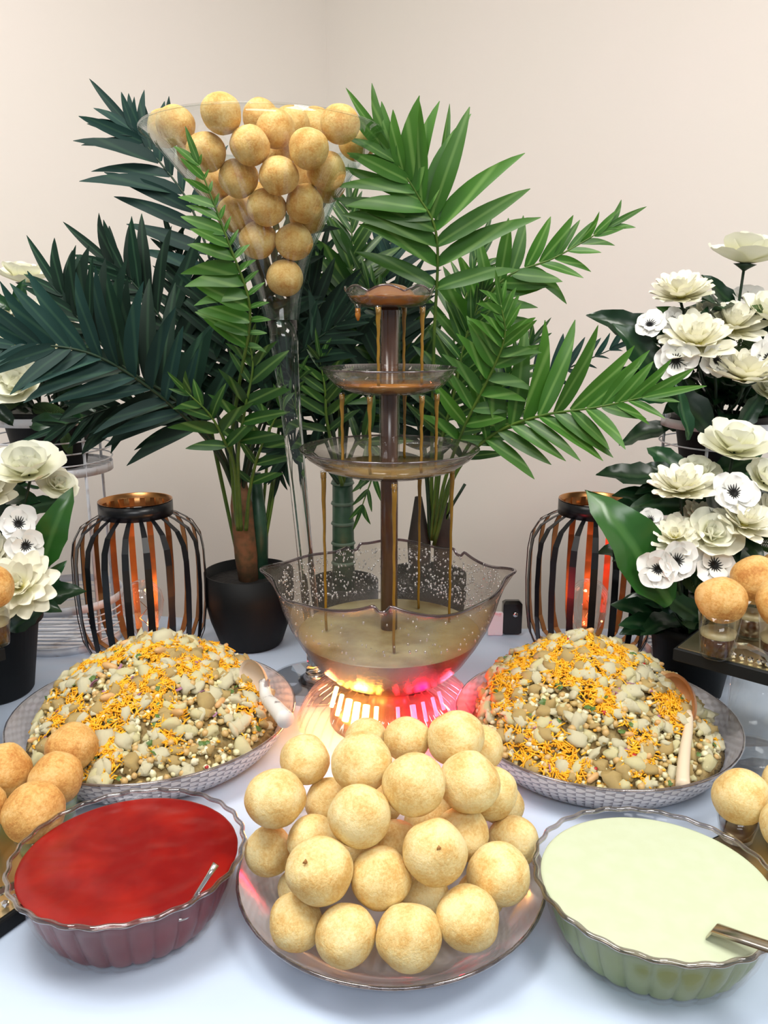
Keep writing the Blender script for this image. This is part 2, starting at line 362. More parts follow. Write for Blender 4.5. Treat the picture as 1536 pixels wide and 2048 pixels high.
def tray(z0, z1, r, rb, wav=0, n=128):
    pr = [(.012, z0), (rb*.75, z0), (rb, z0+.002), (rb+(r-rb)*.45, z0+(z1-z0)*.27), (rb+(r-rb)*.8, z0+(z1-z0)*.65), (r, z1)]
    def fn(t, rr, z):
        k = max(0, (z-z0-(z1-z0)*.5)/((z1-z0)*.5)); return (rr*math.cos(t), rr*math.sin(t), z+k*wav*(abs(math.cos(4*t+.35))-.5)*2)
    s = part('tier_tray', lathe(pr+[(a-.0016, b+.0014) for a, b in pr[::-1]], n, fn), M_tray, fo)
    part('tray_edge', tube([fn(2*PI*i/n, r-.0008, z1) for i in range(n+1)], .0012, 6, False), M_rim, s)
    return pr
t3 = tray(.352, .387, .118, .062); t2 = tray(.458, .490, .087, .052); t1 = tray(.565, .587, .057, .040, .0035)
def pool(pr, z, m, lab):
    a = [(.013, pr[0][1]+.002)]+[(r-.0024, zz+.0022) for r, zz in pr[1:] if zz < z-.003]+[(interp(pr, z)-.0026, z)]+[(.013, z+.0005)]
    part('sauce_pool', lathe(a, 72), m, fo, label=lab)
pool(t3, .3625, M_tan, 'thin layer of tan sauce'); pool(t2, .4705, M_sauce2, 'orange brown sauce'); pool(t1, .579, M_sauce2, 'orange brown sauce')
part('sauce_dome', lathe([(.034, .5785), (.028, .586), (.018, .5915), (.008, .594), (.001, .5945)], 40, lambda t, r, z: (r*math.cos(t), r*math.sin(t), z+.0012*math.sin(3*t)*(r/.034))), mat('smooth_sauce', (.26, .12, .06), .15), fo)
def stream(px, ytop, zt, zb, tr):
    # a spout and the falling stream below it, placed round the tray's underside
    x = (px-768)/FPX*(FY*CP+(CAMZ-zt-TZ)*SP)-FX
    rr = tr; y = -math.sqrt(max(0, rr*rr-x*x)) if ytop > 0 else math.sqrt(max(0, rr*rr-x*x))
    n = 12; pts = [(x+.0004*math.sin(i*2.2), y, zt+(zb-zt)*i/n) for i in range(n+1)]
    part('spout', tube([(x, y, zt+.002), (x, y, zt-.007)], .0042, 10), M_clear, fo)
    if zb < zt-.02: part('sauce_stream', tube(pts, [.0036-.0017*min(1, i/4) for i in range(n+1)], 8), M_sauce, fo)
    else: part('sauce_drip', tube([(x, y, zt-.003), (x, y, zt-.012), (x, y, zt-.018)], [.003, .0035, .0012], 8), M_sauce2, fo)
for px, f in ((757, 1), (810, -1), (843, 1)): stream(px, f, .565, .471, .049)
stream(717, 1, .567, .56, .047)
for px, f in ((686, 1), (741, 1), (812, -1), (840, 1), (871, 1)): stream(px, f, .459, .363, .066)
for px, f in ((648, 1), (787, 1), (845, -1), (907, -1)): stream(px, f, .356, .136, .087)
# ---------------- tall vase ----------------
VX, VY = -.103, 1.150
va = thing('martini_vase', (VX, VY, TZ), 'very tall clear martini shaped glass vase filled with fried puris', 'vase')
vp = [(.0135, .012), (.0125, .10), (.0120, .20), (.0125, .30), (.0140, .40), (.0165, .47), (.019, .515), (.024, .55), (.031, .584), (.052, .643), (.090, .708), (.136, .765), (.160, .79)]
def lean(z): return -.072*max(0, z)
vf = lambda t, r, z: (r*math.cos(t)+lean(z), r*math.sin(t), z)
part('vase_bowl', lathe([q for q in vp if q[1] > .54]+[(r-.0022, z+.0003) for r, z in vp[::-1] if z > .53]+[(.001, .556), (.001, .5502)], 96, vf), M_pvase, va)
part('stem', lathe([(.001, .007), (.030, .0072), (.018, .016), (.0135, .035)]+[q for q in vp if .05 < q[1] < .555]+[(.001, .5500)], 64, vf), M_solid, va, label='solid glass stem')
part('vase_rim', tube([vf(2*PI*i/96, .160, .790) for i in range(97)], .0013, 6, False), M_pvase, va)
part('foot', lathe([(.001, .006), (.072, .0045), (.080, .003), (.080, 0), (.001, 0)], 72), M_clear, va)
part('stem_knob', off(blob(ICO3, .1, 2, 3, (.019, .019, .012)), (0, 0, .012)), M_cryst, va, label='sparkling glass knob at the stem base')
# ---------------- puris ----------------
PM = {}
def puri_mesh(kind, i):
    if (kind, i) not in PM:
        m = {'p': M_puri, 'g': M_puri2, 'v': M_puri3}[kind]
        vf = blob(ICO4, .075, 1.25, 11+i*3); vf = ([v*(1+.012*noise.noise(v*7+Vector((i, 2, 5)))) for v in vf[0]], vf[1])
        k = [(1, 1, .93), (.97, 1, .96), (1, .96, .98), (1, 1, .90), (1.0, .95, .92)][i]
        PM[(kind, i)] = mesh('puri', [Vector((v.x*k[0], v.y*k[1], v.z*k[2])) for v in vf[0]], vf[1], m)
    return PM[(kind, i)]
def puri(c, r, kind, label, group):
    o = put('puri', puri_mesh(kind, R.randrange(5))); o.location = c; o.scale = (r, r, r)
    o.rotation_euler = (rnd(-.5, .5), rnd(-.5, .5), rnd(0, 6.28))
    return tag(o, label, 'snack', group)
def relax(B, cons, it=160, pull=.04, gap=.97):
    """B: list of [centre, radius]; pushes balls apart while keeping them near where they were seen"""
    H = [b[0].copy() for b in B]
    for k in range(it):
        for i in range(len(B)):
            for j in range(i):
                d = B[i][0]-B[j][0]; L_ = d.length; m = (B[i][1]+B[j][1])*gap
                if L_ < m:
                    d = d/max(L_, 1e-5)*(m-L_)*.5; B[i][0] += d; B[j][0] -= d
        for i, b in enumerate(B):
            b[0] += (H[i]-b[0])*pull*(1 if k < it*.8 else 0); cons(b)
vb = [(572, 555, 0, 'lowest of all, alone at the narrow bottom of the vase'), (525, 472, -.01, 'left one of the pair above the lowest puri in the vase'),
 (606, 480, -.01, 'right one of the pair above the lowest puri in the vase'), (532, 418, -.03, 'in the middle of the vase, above the left of the lower pair'),
 (612, 405, -.03, 'pressed to the glass front in the middle right of the vase'), (468, 428, .01, 'dim one by the left glass wall at mid height of the vase'),
 (655, 428, .03, 'half hidden by the right glass wall at mid height of the vase'), (552, 350, -.06, 'in the front centre of the vase with a peach coloured top'),
 (620, 300, -.07, 'pale one in the front, upper right of the vase centre'), (665, 345, -.03, 'browned one in the upper right of the vase'),
 (480, 350, -.04, 'blurred one left of the peach topped puri in the vase'), (500, 290, -.06, 'in the upper centre left of the vase below the rim'),
 (415, 305, -.05, 'in the upper left of the vase under the tall rim puri'), (352, 250, -.02, 'second from the left at the vase rim'),
 (450, 235, -.07, 'rising above the vase rim left of centre'), (322, 262, .03, 'leftmost, leaning on the vase rim'),
 (545, 262, -.04, 'big one at the centre just under the vase rim'), (522, 236, .05, 'rear one at the centre of the vase rim'),
 (582, 250, .02, 'right of centre just under the vase rim'), (632, 250, .06, 'pale rear one at the right of the vase rim'),
 (680, 248, -.05, 'tall standing one at the right of the vase rim'), (715, 285, .02, 'rightmost in the vase beside the palm leaf'),
 (688, 375, .02, 'orange one by the right glass wall, above mid height'), (428, 365, .02, 'orange one by the left glass wall, above mid height'),
 (600, 350, .06, 'deep inside the vase behind the peach topped puri'), (385, 300, .05, 'behind the left group near the vase rim'),
 (560, 310, .05, 'deep inside the upper centre of the vase'), (500, 395, .05, 'deep inside the vase at mid height')]
VB = [[P(x, y, VY+dy), .0256] for x, y, dy, l in vb]
def vcons(b):
    c, r = b; z = c.z-TZ; ax = VX+lean(z); R_ = interp(vp, min(z, .789)) if z > .02 else .01
    lim = max(.0004, R_-r*1.05-.002) if z < .78 else .137
    d = Vector((c.x-ax, c.y-VY)); L_ = d.length
    if L_ > lim: d *= lim/L_; c.x = ax+d.x; c.y = VY+d.y
    if z < .598: c.z = TZ+.598
relax(VB, vcons, 220, .03)
for (x, y, dy, l), (c, r) in zip(vb, VB): puri(c, r, 'v', 'puri '+l, 'puris in the tall vase')
# front plate
PX, PY = .007, .672
def gplate(name, loc, r, h, label, foot=.58, ex=1.6):
    def fn(t, rr, z): return (rr*math.cos(t), rr*math.sin(t), z)
    n = 208; pr = [(.001, .003), (r*foot*.6, .003), (r*foot, .004)]+[(r*foot+(r-r*foot)*u, .004+(h-.004)*(u**ex)) for u in [i/18 for i in range(1, 19)]]
    V, F = lathe(pr, n, fn); V = [Vector(v) for v in V]
    for j in range(len(pr)):
        for i in range(n):
            if j >= 1: V[j*n+i].z += .0009 if (i//2+j) % 2 else -.0006
    o = thing(name, loc, label, 'plate')
    V2, F2 = lathe([(a-(.001 if a > .01 else 0), b+.0028) for a, b in pr], n, fn)
    pb = part('plate_body', join((V, F), (V2, F2)), [M_plate, M_plate2], o)
    idx = [(1 if (f//n) >= 1 and ((f % n)//2+f//n) % 2 else 0) for f in range(len(F))]+[0]*len(F2)
    pb.data.polygons.foreach_set('material_index', idx)
    part('plate_rim', tube([(r*math.cos(2*PI*i/84)*(1+.002*(i % 2)), r*math.sin(2*PI*i/84), h+.001) for i in range(85)], .0019, 6, False), M_grim, o)
    part('foot_ring', lathe([(r*foot, .0045), (r*foot*1.01, 0), (r*foot*.96, 0), (r*foot*.95, .0045)], 60), M_plate, o)
    return o
gplate('glass_plate', (PX, PY, TZ), .146, .036, 'round textured glass plate heaped with pale puris at the front centre', .66, 1.8)
fb = [(703, 1870, .563, .0262, 'second from left in the bottom front row'), (820, 1868, .560, .0272, 'tall egg shaped one in the bottom front row centre'),
 (922, 1840, .570, .0268, 'right one of the bottom front row'), (595, 1835, .585, .0240, 'leftmost of the bottom front row'),
 (638, 1745, .592, .0290, 'large one with a small crack at its upper left'), (765, 1755, .598, .0268, 'centre one just above the bottom row'),
 (866, 1705, .600, .0280, 'one with a browned hole in its middle'), (997, 1748, .615, .0285, 'large one at the right, above the bare plate rim'),
 (541, 1705, .665, .0240, 'shadowed one at the left edge of the plate by the red bowl'), (557, 1605, .655, .0288, 'big pale one at the upper left'),
 (620, 1675, .640, .0240, 'tucked between the upper left one and the cracked one'), (718, 1632, .620, .0278, 'round one left of the heap centre'),
 (925, 1665, .660, .0255, 'behind the holed puri, toward the right'), (828, 1568, .640, .0288, 'smooth pale one at the heap centre, near the top'),
 (610, 1520, .705, .0245, 'golden one at the rear left of the heap'), (722, 1525, .675, .0285, 'large one at the top left of the heap'),
 (660, 1603, .690, .0240, 'partly hidden one behind the left of the heap'), (815, 1478, .730, .0240, 'rearmost at the top centre below the glowing base'),
 (735, 1478, .745, .0225, 'small one peeking out behind the top left puri'), (912, 1482, .715, .0285, 'large one at the top right of the heap'),
 (958, 1500, .745, .0250, 'browner one peeking out behind the top right puri'), (938, 1562, .665, .0285, 'pale one just right of the heap centre'),
 (985, 1590, .705, .0270, 'golden one at the right flank of the heap'), (1012, 1605, .745, .0235, 'far right one behind the flank of the heap'),
 (1022, 1672, .690, .0255, 'orange tinted one at the right next to the green bowl'), (790, 1690, .650, .0240, 'in the gap behind the centre puris'),
 (850, 1790, .640, .0230, 'deep one glimpsed in the gap under the holed puri'), (700, 1700, .675, .0240, 'deep one in the gap left of the centre'),
 (860, 1640, .700, .0250, 'deep one in the gap below the smooth pale puri'), (760, 1600, .720, .0250, 'deep one under the top left puri'),
 (900, 1600, .740, .0250, 'deep one under the top right puri'), (600, 1780, .650, .0230, 'deep one under the cracked puri'), (960, 1800, .640, .0220, 'deep one low at the right of the heap')]
FB = [[P(x, y, Y), r] for x, y, Y, r, l in fb]
HP = [b[0].copy() for b in FB]
def fcons(b):
    c, r = b; d = Vector((c.x-PX, c.y-PY)); L_ = d.length
    u = max(0, (L_-.096)/.050); zf = TZ+.008+.032*min(1, u)**1.8+r*.97
    if c.z < zf: c.z = zf
    lim = .146-r*.45
    if L_ > lim: d *= lim/L_; c.x = PX+d.x; c.y = PY+d.y
relax(FB, fcons, 260, .06)
for i, ((x, y, Y, r, l), (c, rr)) in enumerate(zip(fb, FB)):
    o = puri(c, r, 'p', ('front plate puri, ' if len(l.split()) > 12 else 'puri on the front plate, ')+l, 'pale puris on the front plate')
    if 'hole' in l and 'holed' not in l or 'crack at' in l:
        o.rotation_euler = (0, 0, 0); d = (Vector((0, 0, CAMZ))-c).normalized(); d = (d+Vector((.12, 0, .12)) if 'hole' in l else d+Vector((-.55, 0, .35))).normalized()
        pts = [d*.985+Vector((.10*(k/6-.5), 0, .06*math.sin(k*1.9))) for k in range(7)]
        pts = [p.normalized()*1.0 for p in pts]; M = None
        part('cracked_hole', tube(pts, [.02, .05, .06, .045, .06, .04, .015], 6), M_hole, o)
# ---------------- chaat plates ----------------
M_potato = mat('boiled_potato', (.60, .54, .26), .45, col2=(.76, .71, .46), scale=90, sss=.1, bump=.5, bscale=220, bdist=.0015)
M_potato2 = mat('spiced_potato', (.44, .29, .09), .5, col2=(.56, .44, .20), scale=90, bump=.5, bscale=220, bdist=.0015)
M_pale = mat('pale_crisp_flake', (.80, .74, .54), .5, col2=(.66, .62, .36), scale=120, bump=.6, bscale=250, bdist=.0015)
M_chick = mat('chickpea_skin', (.52, .33, .12), .4, col2=(.60, .42, .18), scale=100)
M_sev = mat('yellow_fried_noodle', (.85, .38, .008), .5, col2=(.92, .50, .02), scale=90)
M_dal = mat('golden_lentil', (.85, .42, .02), .4, col2=(.62, .26, .02), scale=130)
M_onion = mat('purple_onion', (.20, .03, .14), .35, col2=(.55, .35, .42), scale=120)
M_tom = mat('red_piece', (.42, .02, .02), .3)
M_cori = mat('coriander_leaf', (.03, .10, .02), .5, col2=(.16, .24, .05), scale=150)
M_nut = mat('peanut', (.58, .32, .12), .45, col2=(.66, .42, .18), scale=60)
M_mound = mat('chaat_base_gap_shade', (.20, .13, .04), .8, col2=(.32, .24, .10), scale=70, bump=.8, bscale=160, bdist=.004)  # dark tone imitates the shade in gaps between the pieces
CH = [mesh('potato_chunk', *blob(ICO2, .75, 2.1, s, (1, .8, .62)), [M_potato, M_potato, M_pale, M_potato2, M_pale, M_potato2][s], True) for s in range(6)]
CHF = [mesh('crisp_flake', *blob(ICO2, .6, 1.9, s+20, (1, .8, .35)), M_pale) for s in range(3)]
CP_ = [mesh('chickpea', *blob(ICO2, .14, 1.3, s+9, (1, .92, .9)), M_chick) for s in range(2)]
PN = mesh('peanut', [Vector((v.x*.55*(1-.25*math.exp(-(v.y/.35)**2)), v.y*1.15, v.z*.5)) for v in ICO2[0]], ICO2[1], M_nut)
ON = mesh('onion_slice', *join(*[box(-.9+.3*k, -.9+.3*k+.32, -.25+.12*math.sin(k*.8), .25+.12*math.sin(k*.8), .1*math.sin(k*.6)-.06, .1*math.sin(k*.6)+.06) for k in range(6)]), M_onion, False)
TM = mesh('red_piece', *blob(ICO1, .4, 1.5, 3, (1, .8, .7)), M_tom, True)
CO = mesh('coriander_piece', [(0, -1, 0), (.55, -.4, .15), (.75, .4, .05), (.2, .9, .2), (-.4, .8, .1), (-.8, .1, .2), (-.4, -.5, .05), (0, 0, .35), (0, 0, -.1)],
          [(i, (i+1) % 7, 7) for i in range(7)]+[((i+1) % 7, i, 8) for i in range(7)], M_cori, False)
def chaat(loc, peak, rr, hh, seed, label, sx=1.0):
    rg = random.Random(seed)
    root = thing('chaat_mound', loc, label, 'food')
    px, py = peak
    def H(x, y):
        d = math.hypot(x, y)/rr; dp = math.hypot((x-px)/1.1, y-py)/rr
        h = hh*max(0, 1-dp)**.85*.92 + .010*(1-d*d)
        h += .006*noise.noise(Vector((x*38, y*38, seed)))
        edge = min(1, max(0, (1-d)/.16)); return .030+.016*edge+h*min(1, edge+.1)
    n = 44; V, F = [(0, 0, H(0, 0)-.004)], []
    for j in range(1, 19):
        r = rr*j/18
        for i in range(n):
            a = 2*PI*i/n; x, y = r*math.cos(a), r*math.sin(a); V.append((x, y, H(x, y)-.005))
    for j in range(18, 0, -1):
        r = rr*.93*j/18
        for i in range(n): a = 2*PI*i/n; V.append((r*math.cos(a), r*math.sin(a), .012+.022*max(0, (j/18-.60)/.40)**1.6))
    V.append((0, 0, .010))
    for i in range(n): F.append((0, 1+i, 1+(i+1) % n))
    for j in range(35):
        for i in range(n): a = 1+j*n; F.append((a+i, a+n+i, a+n+(i+1) % n, a+(i+1) % n))
    for i in range(n): F.append((len(V)-1, 1+35*n+(i+1) % n, 1+35*n+i))
    part('gap_shaded_base', (V, F), M_mound, root)
    def spot(): 
        while 1:
            x, y = rg.uniform(-rr, rr), rg.uniform(-rr, rr)
            if x*x+y*y < (rr*.955)**2 and (y < .09 or rg.random() < .5): return x, y
    def nrm(x, y):
        e = .004; return Vector(((H(x-e, y)-H(x+e, y)), (H(x, y-e)-H(x, y+e)), 2*e)).normalized()
    def place(name, meshes, cnt, s0, s1, lift, flat=0, cond=None):
        k = 0
        while k < cnt:
            x, y = spot()
            if cond and not cond(x, y): continue
            s = rg.uniform(s0, s1); nn = nrm(x, y)
            t = Vector((rg.uniform(-1, 1), rg.uniform(-1, 1), rg.uniform(-.4, .4)))
            z = nn if flat else (nn+Vector((rg.uniform(-1, 1), rg.uniform(-1, 1), 0))*.8)
            M = frame(Vector((x, y, H(x, y)+lift*s)), t, z, (s, s, s)); put(name, rg.choice(meshes), root, M); k += 1
    for nm, mm, cc, s0, s1 in (('small_potato_bits', M_pale, 520, .003, .0065), ('spiced_bits', M_potato2, 620, .003, .0062), ('green_tinged_bits', M_potato, 420, .003, .006)):
        vs = []
        for k in range(cc):
            x, y = spot(); s = rg.uniform(s0, s1); B_ = blob(ICO1, .5, 2, rg.randrange(60), (1, .85, .7)); Mx = Matrix.Rotation(rg.uniform(0, 6), 3, Vector((rg.uniform(-1, 1), rg.uniform(-1, 1), .3)).normalized())
            vs.append(off(([Mx @ v*s for v in B_[0]], B_[1]), (x, y, H(x, y)-.001+rg.uniform(-.002, .002))))
        tag(part(nm, join(*vs), mm, root), kind='stuff')
    place('potato_chunk', CH, 255, .0055, .0125, .12)
    place('potato_chunk', CH, 26, .0115, .0160, .05)
    place('crisp_flake', CHF, 70, .006, .011, .3)
    place('chickpea', CP_, 210, .0036, .0052, .55)
    place('peanut', [PN], 12, .007, .011, .6, 1)
    place('onion_slice', [ON], 34, .0045, .008, .6)
    place('red_piece', [TM], 18, .0028, .005, .6)
    place('coriander_piece', [CO], 46, .003, .0065, .9)
    def patch(x, y):
        q = noise.noise(Vector((x*20+seed, y*20, 1.7))); d = math.hypot(x-px, y-py)/rr
        return q + .58 - .55*d > rg.uniform(0, .42)
    vs = []; cnt = 0
    while cnt < 3500:
        x, y = spot()
        if not patch(x, y): continue
        a = rg.uniform(0, 6.28); L_ = rg.uniform(.006, .016); nn = nrm(x, y); el = rg.uniform(-.25, .35)
        t = Vector((math.cos(a), math.sin(a), 0)); t = (t-nn*t.dot(nn)).normalized()+nn*el; c = Vector((x, y, H(x, y)+.0030+rg.uniform(0, .003)))
        b = nn.cross(t)*rg.uniform(-.0016, .0016)
        vs.append(tube([c-t*L_/2, c+b, c+t*L_/2], [.0009, .0012, .0009], 4)); cnt += 1
    tag(part('fried_noodles', join(*vs), M_sev, root), kind='stuff')
    vs = []; cnt = 0
    while cnt < 650:
        x, y = spot()
        if not patch(x, y) and rg.random() < .75: continue
        s = rg.uniform(.0016, .0030); c = (x, y, H(x, y)+.002+rg.uniform(0, .002))
        vs.append(off(([Vector((v.x*s, v.y*s*rg.uniform(.7, .8), v.z*s*.7)) for v in ICO1[0]], ICO1[1]), c)); cnt += 1
    tag(part('lentils', join(*vs), M_dal, root), kind='stuff')
    return root
LPX, LPY, RPX, RPY = -.302, .968, .275, .955
gplate('glass_plate', (LPX, LPY, TZ), .182, .050, 'textured glass plate holding the left mound of chaat', .76, 2.0)
gplate('glass_plate', (RPX, RPY, TZ), .179, .050, 'textured glass plate holding the right mound of chaat', .76, 2.0)
chaat((LPX, LPY, TZ), (-.005, .045), .160, .085, 3, 'heap of potato and chickpea chaat with yellow noodles beside the red chutney')
chaat((RPX, RPY, TZ), (-.012, .040), .160, .095, 8, 'heap of potato and chickpea chaat with yellow noodles and a wooden ladle')
# serving spoons
def ladle(name, c, open_dir, hdir, rb, hpts, mb, mh, label, hr=.006):
    root = thing(name, c, label, 'spoon')
    V, F = [], []
    n, m = 28, 9
    for s in (1, .88):
        for j in range(m):
            a = PI/2*j/(m-1)
            for i in range(n):
                t = 2*PI*i/n; V.append(Vector((rb*s*math.cos(t)*math.cos(a)*.86, rb*s*math.sin(t)*math.cos(a)*1.12, -rb*s*.55*math.sin(a))))
    for s in range(2):
        for j in range(m-1):
            for i in range(n): a = s*m*n+j*n; F.append((a+i, a+(i+1) % n, a+n+(i+1) % n, a+n+i))
    for i in range(n): F.append((i, (i+1) % n, m*n+(i+1) % n, m*n+i))
    part('bowl', (V, F), mb, root, M=frame((0, 0, 0), hdir, open_dir))
    pts = spline([Vector(p)-Vector(c) for p in hpts], 14)
    V, F = tube(pts, [hr*(.8+.5*(i/14)) for i in range(15)], 12)
    part('handle', (V, F), mh, root)
lc = P(505, 1362, .972)
ladle('serving_spoon', lc, (-.75, -.45, .5), (.45, -.55, -.55), .027, [P(528, 1362, .965), P(533, 1395, .945), P(548, 1412, .915), P(572, 1440, .880)], mat('pale_wooden_spoon', (.66, .52, .40), .45, col2=(.72, .60, .48), scale=30), M_film,
      'pale wooden spoon with a white wrapped handle resting on the left chaat plate', .0085)
rc = P(1350, 1402, .930)
ladle('serving_spoon', rc, (-.85, -.35, .4), (.1, -.7, -.6), .033, [P(1378, 1425, .91), P(1376, 1460, .882), P(1370, 1500, .850), P(1366, 1545, .815), P(1366, 1573, .795)], M_bamboo_d, mat('pale_wooden_handle', (.74, .62, .46), .4),
      'reddish wooden ladle with a pale handle resting on the right chaat plate', .0062)
# ---------------- chutney bowls ----------------
def fluted(name, loc, a, b, h, rot, mc, mside, label, nfl=26):
    root = thing(name, loc, label, 'bowl'); root.rotation_euler = (0, 0, rot)
    def fn(t, r, z):
        u = z/h; k = 1+.055*(math.sqrt(abs(math.sin(t*nfl/2)))-.4)*(1-u*.45)*(1 if .04 < u < .90 else .15)
        return (a*r*k*math.cos(t), b*r*k*math.sin(t), z)
    pr = [(.66, 0), (.70, .003), (.76, h*.15), (.84, h*.42), (.895, h*.70), (.935, h*.90), (.985, h*.97), (1.0, h)]
    inn = [(r-.022, z+.002) for r, z in pr[::-1]]
    part('bowl_wall', lathe(pr+inn+[(.001, .004)], 312, fn), M_fglass, root)
    rf = lambda t: Vector((a*.985*(1+.010*math.cos(t*nfl))*math.cos(t), b*.985*(1+.010*math.cos(t*nfl))*math.sin(t), h+.001))
    part('scalloped_rim', tube([rf(2*PI*i/208) for i in range(209)], .0024, 8, False), M_grim, root)
    def fs(t, r, z):
        u = z/h; k = 1+.055*(math.sqrt(abs(math.sin(t*nfl/2)))-.4)*(1-u*.45)*(1 if u < .90 else .1); return (a*r*k*math.cos(t), b*r*k*math.sin(t), z)
    cr = [(.001, .0045)]+[(r-.026, z+.0032) for r, z in pr[:5]]+[(.905, h*.90), (.930, h*.93)]
    part('chutney_side', lathe(cr, 312, fs), mside, root, label=('shaded dark red' if mc is M_red else 'shaded sage green')+' chutney seen through the fluted side')
    part('chutney', lathe([(.930, h*.93), (.915, h*.942), *[(q/20, h*.945) for q in range(18, 0, -1)], (.001, h*.945)], 96, lambda t, r, z: (a*r*math.cos(t), b*r*math.sin(t), z+((.0016*math.sin(t+r*11+.8*math.sin(2*t))*r*min(1, (.93-r)*8)+.0008*noise.noise(Vector((r*math.cos(t)*5, r*math.sin(t)*9, 2)))) if mc is M_red and r < .9 else 0))), mc, root)
    return root
fluted('chutney_bowl', (-.236, .648, TZ), .106, .099, .071, math.radians(8), M_red, M_redside, 'fluted glass bowl of thick red chutney with a small steel spoon')
fluted('chutney_bowl', (.242, .616, TZ), .108, .102, .068, math.radians(-12), M_green, M_greenside, 'fluted glass bowl of smooth pale green chutney')
a, b = P(392, 1790, .588), P(432, 1728, .600); a2 = a+Vector((-.012, .006, -.02))
sp = thing('teaspoon', a, 'small steel spoon handle leaning out of the red chutney', 'spoon')
part('handle', tube([a2-a, Vector((0, 0, 0)), (b-a)*.6, b-a], [.0016, .0018, .0022, .0030], 10), M_chrome, sp)
part('spoon_bowl', off(blob(ICO2, 0, 1, 1, (.012, .009, .003)), a2-a+Vector((-.006, 0, -.004))), M_chrome, sp)
a, b = P(1430, 1855, .5475), P(1560, 1898, .515); a2 = a+(a-b)*.10+Vector((0, .002, -.012))
sp = thing('serving_spoon', a, 'broad steel spoon handle dipping into the green chutney', 'spoon')
d = (b-a).normalized(); u = Vector((0, 0, 1)); s = d.cross(u).normalized()
V, F = [], []
for p, hw in ((a2, .006), (a, .0085), (a+(b-a)*.5, .0075), (b, .0075), (b+(b-a)*.5, .009)):
    for x, y in ((-1, -.3), (-.5, .25), (.5, .25), (1, -.3), (.5, -.25), (-.5, -.25)): V.append(p-a+s*hw*x+u*.004*y)
for j in range(4):
    for k in range(6): q = (k+1) % 6; F.append((j*6+k, j*6+q, j*6+6+q, j*6+6+k))
F += [tuple(range(6))[::-1], tuple(range(24, 30))]
part('handle', (V, F), mat('brushed_steel', (.42, .36, .28), .25, metal=1, col2=(.55, .5, .42), scale=20), sp)
part('spoon_bowl', off(blob(ICO2, 0, 1, 1, (.016, .010, .004)), a2-a-d*.012+Vector((0, 0, -.008))), M_chrome, sp)
# ---------------- lanterns ----------------
def lantern(x, y, label, glowdir):
    root = thing('cage_lantern', (x, y, TZ), label, 'lantern')
    root.rotation_euler = (0, 0, .1)
    pr = [(.070, .003), (.088, .014), (.099, .040), (.104, .080), (.106, .130), (.105, .180), (.101, .205), (.089, .226), (.070, .238), (.0575, .244)]
    wd = [.0052, .0054, .0054, .0054, .0054, .0052, .005, .0044, .0036, .0032]
    V, F = [], []
    for (r, z), w_ in zip(pr, wd):
        V += [(r, -w_, z), (r, w_, z), (r-.0015, w_, z), (r-.0015, -w_, z)]
    mats_idx = []
    for j in range(len(pr)-1):
        for k in range(4):
            F.append((j*4+k, j*4+(k+1) % 4, j*4+4+(k+1) % 4, j*4+4+k)); mats_idx.append(1 if k == 2 else 0)
    me = mesh('strip', V, F, [M_lblack, M_copper], False); me.polygons.foreach_set('material_index', mats_idx)
    for i in range(20): put('strip', me, root, Matrix.Rotation(2*PI*i/20, 4, 'Z'))
    part('top_ring', lathe([(.0565, .243), (.0585, .243), (.0585, .266), (.0565, .266)], 64, close=True), M_lblack, root)
    part('ring_lining', lathe([(.0562, .244), (.0562, .267), (.0583, .2675)], 64), M_copper, root, label='copper coloured inside of the top ring')
    tb_ = mesh('solder_tab', *box(.0545, .0560, -.0042, .0042, .246, .259), M_copper, False)
    for i in range(20): put('solder_tab', tb_, root, Matrix.Rotation(2*PI*i/20, 4, 'Z'))
    part('bottom_ring', lathe([(.064, 0), (.072, 0), (.072, .005), (.064, .005)], 48, close=True), M_lblack, root)
    part('base_disc', lathe([(.001, .001), (.064, .001), (.064, .004), (.001, .004)], 48), M_copper, root)
    part('lamp_socket', lathe([(.001, .004), (.018, .004), (.018, .020), (.013, .024), (.001, .024)], 24), M_copper, root)
    bulb = [(.012, .024), (.013, .034), (.022, .052), (.031, .074), (.034, .092), (.031, .110), (.020, .124), (.008, .130), (.001, .131)]
    bb = part('light_bulb', lathe(bulb, 32), M_bulb, root)
    part('filament', tube([(.004, 0, .03), (.006, .004, .05), (-.006, -.004, .066), (.006, .004, .080), (-.004, 0, .094)], .0007, 5), M_copper, bb)
    part('glow_point', off(blob(ICO1, 0, 1, 1, (.0025, .0025, .0025)), (glowdir*.006, -.008, .034)), M_glow_w, bb)
    part('glow_point', off(blob(ICO1, 0, 1, 1, (.0018, .0018, .0018)), (-glowdir*.02, -.012, .060)), M_glow_w, bb)
LX = -.402
lantern(LX, 1.262, 'black cage lantern with copper inside standing beside the black palm pot', 1)
lantern(.343, 1.268, 'black cage lantern with copper inside standing behind the right chaat', -1)
plight('lantern_bulb_light', (LX-.01, 1.25, TZ+.06), .10, (1, .35, .12), .006)
plight('lantern_bulb_light', (.343+.012, 1.25, TZ+.06), .10, (1, .25, .12), .006)
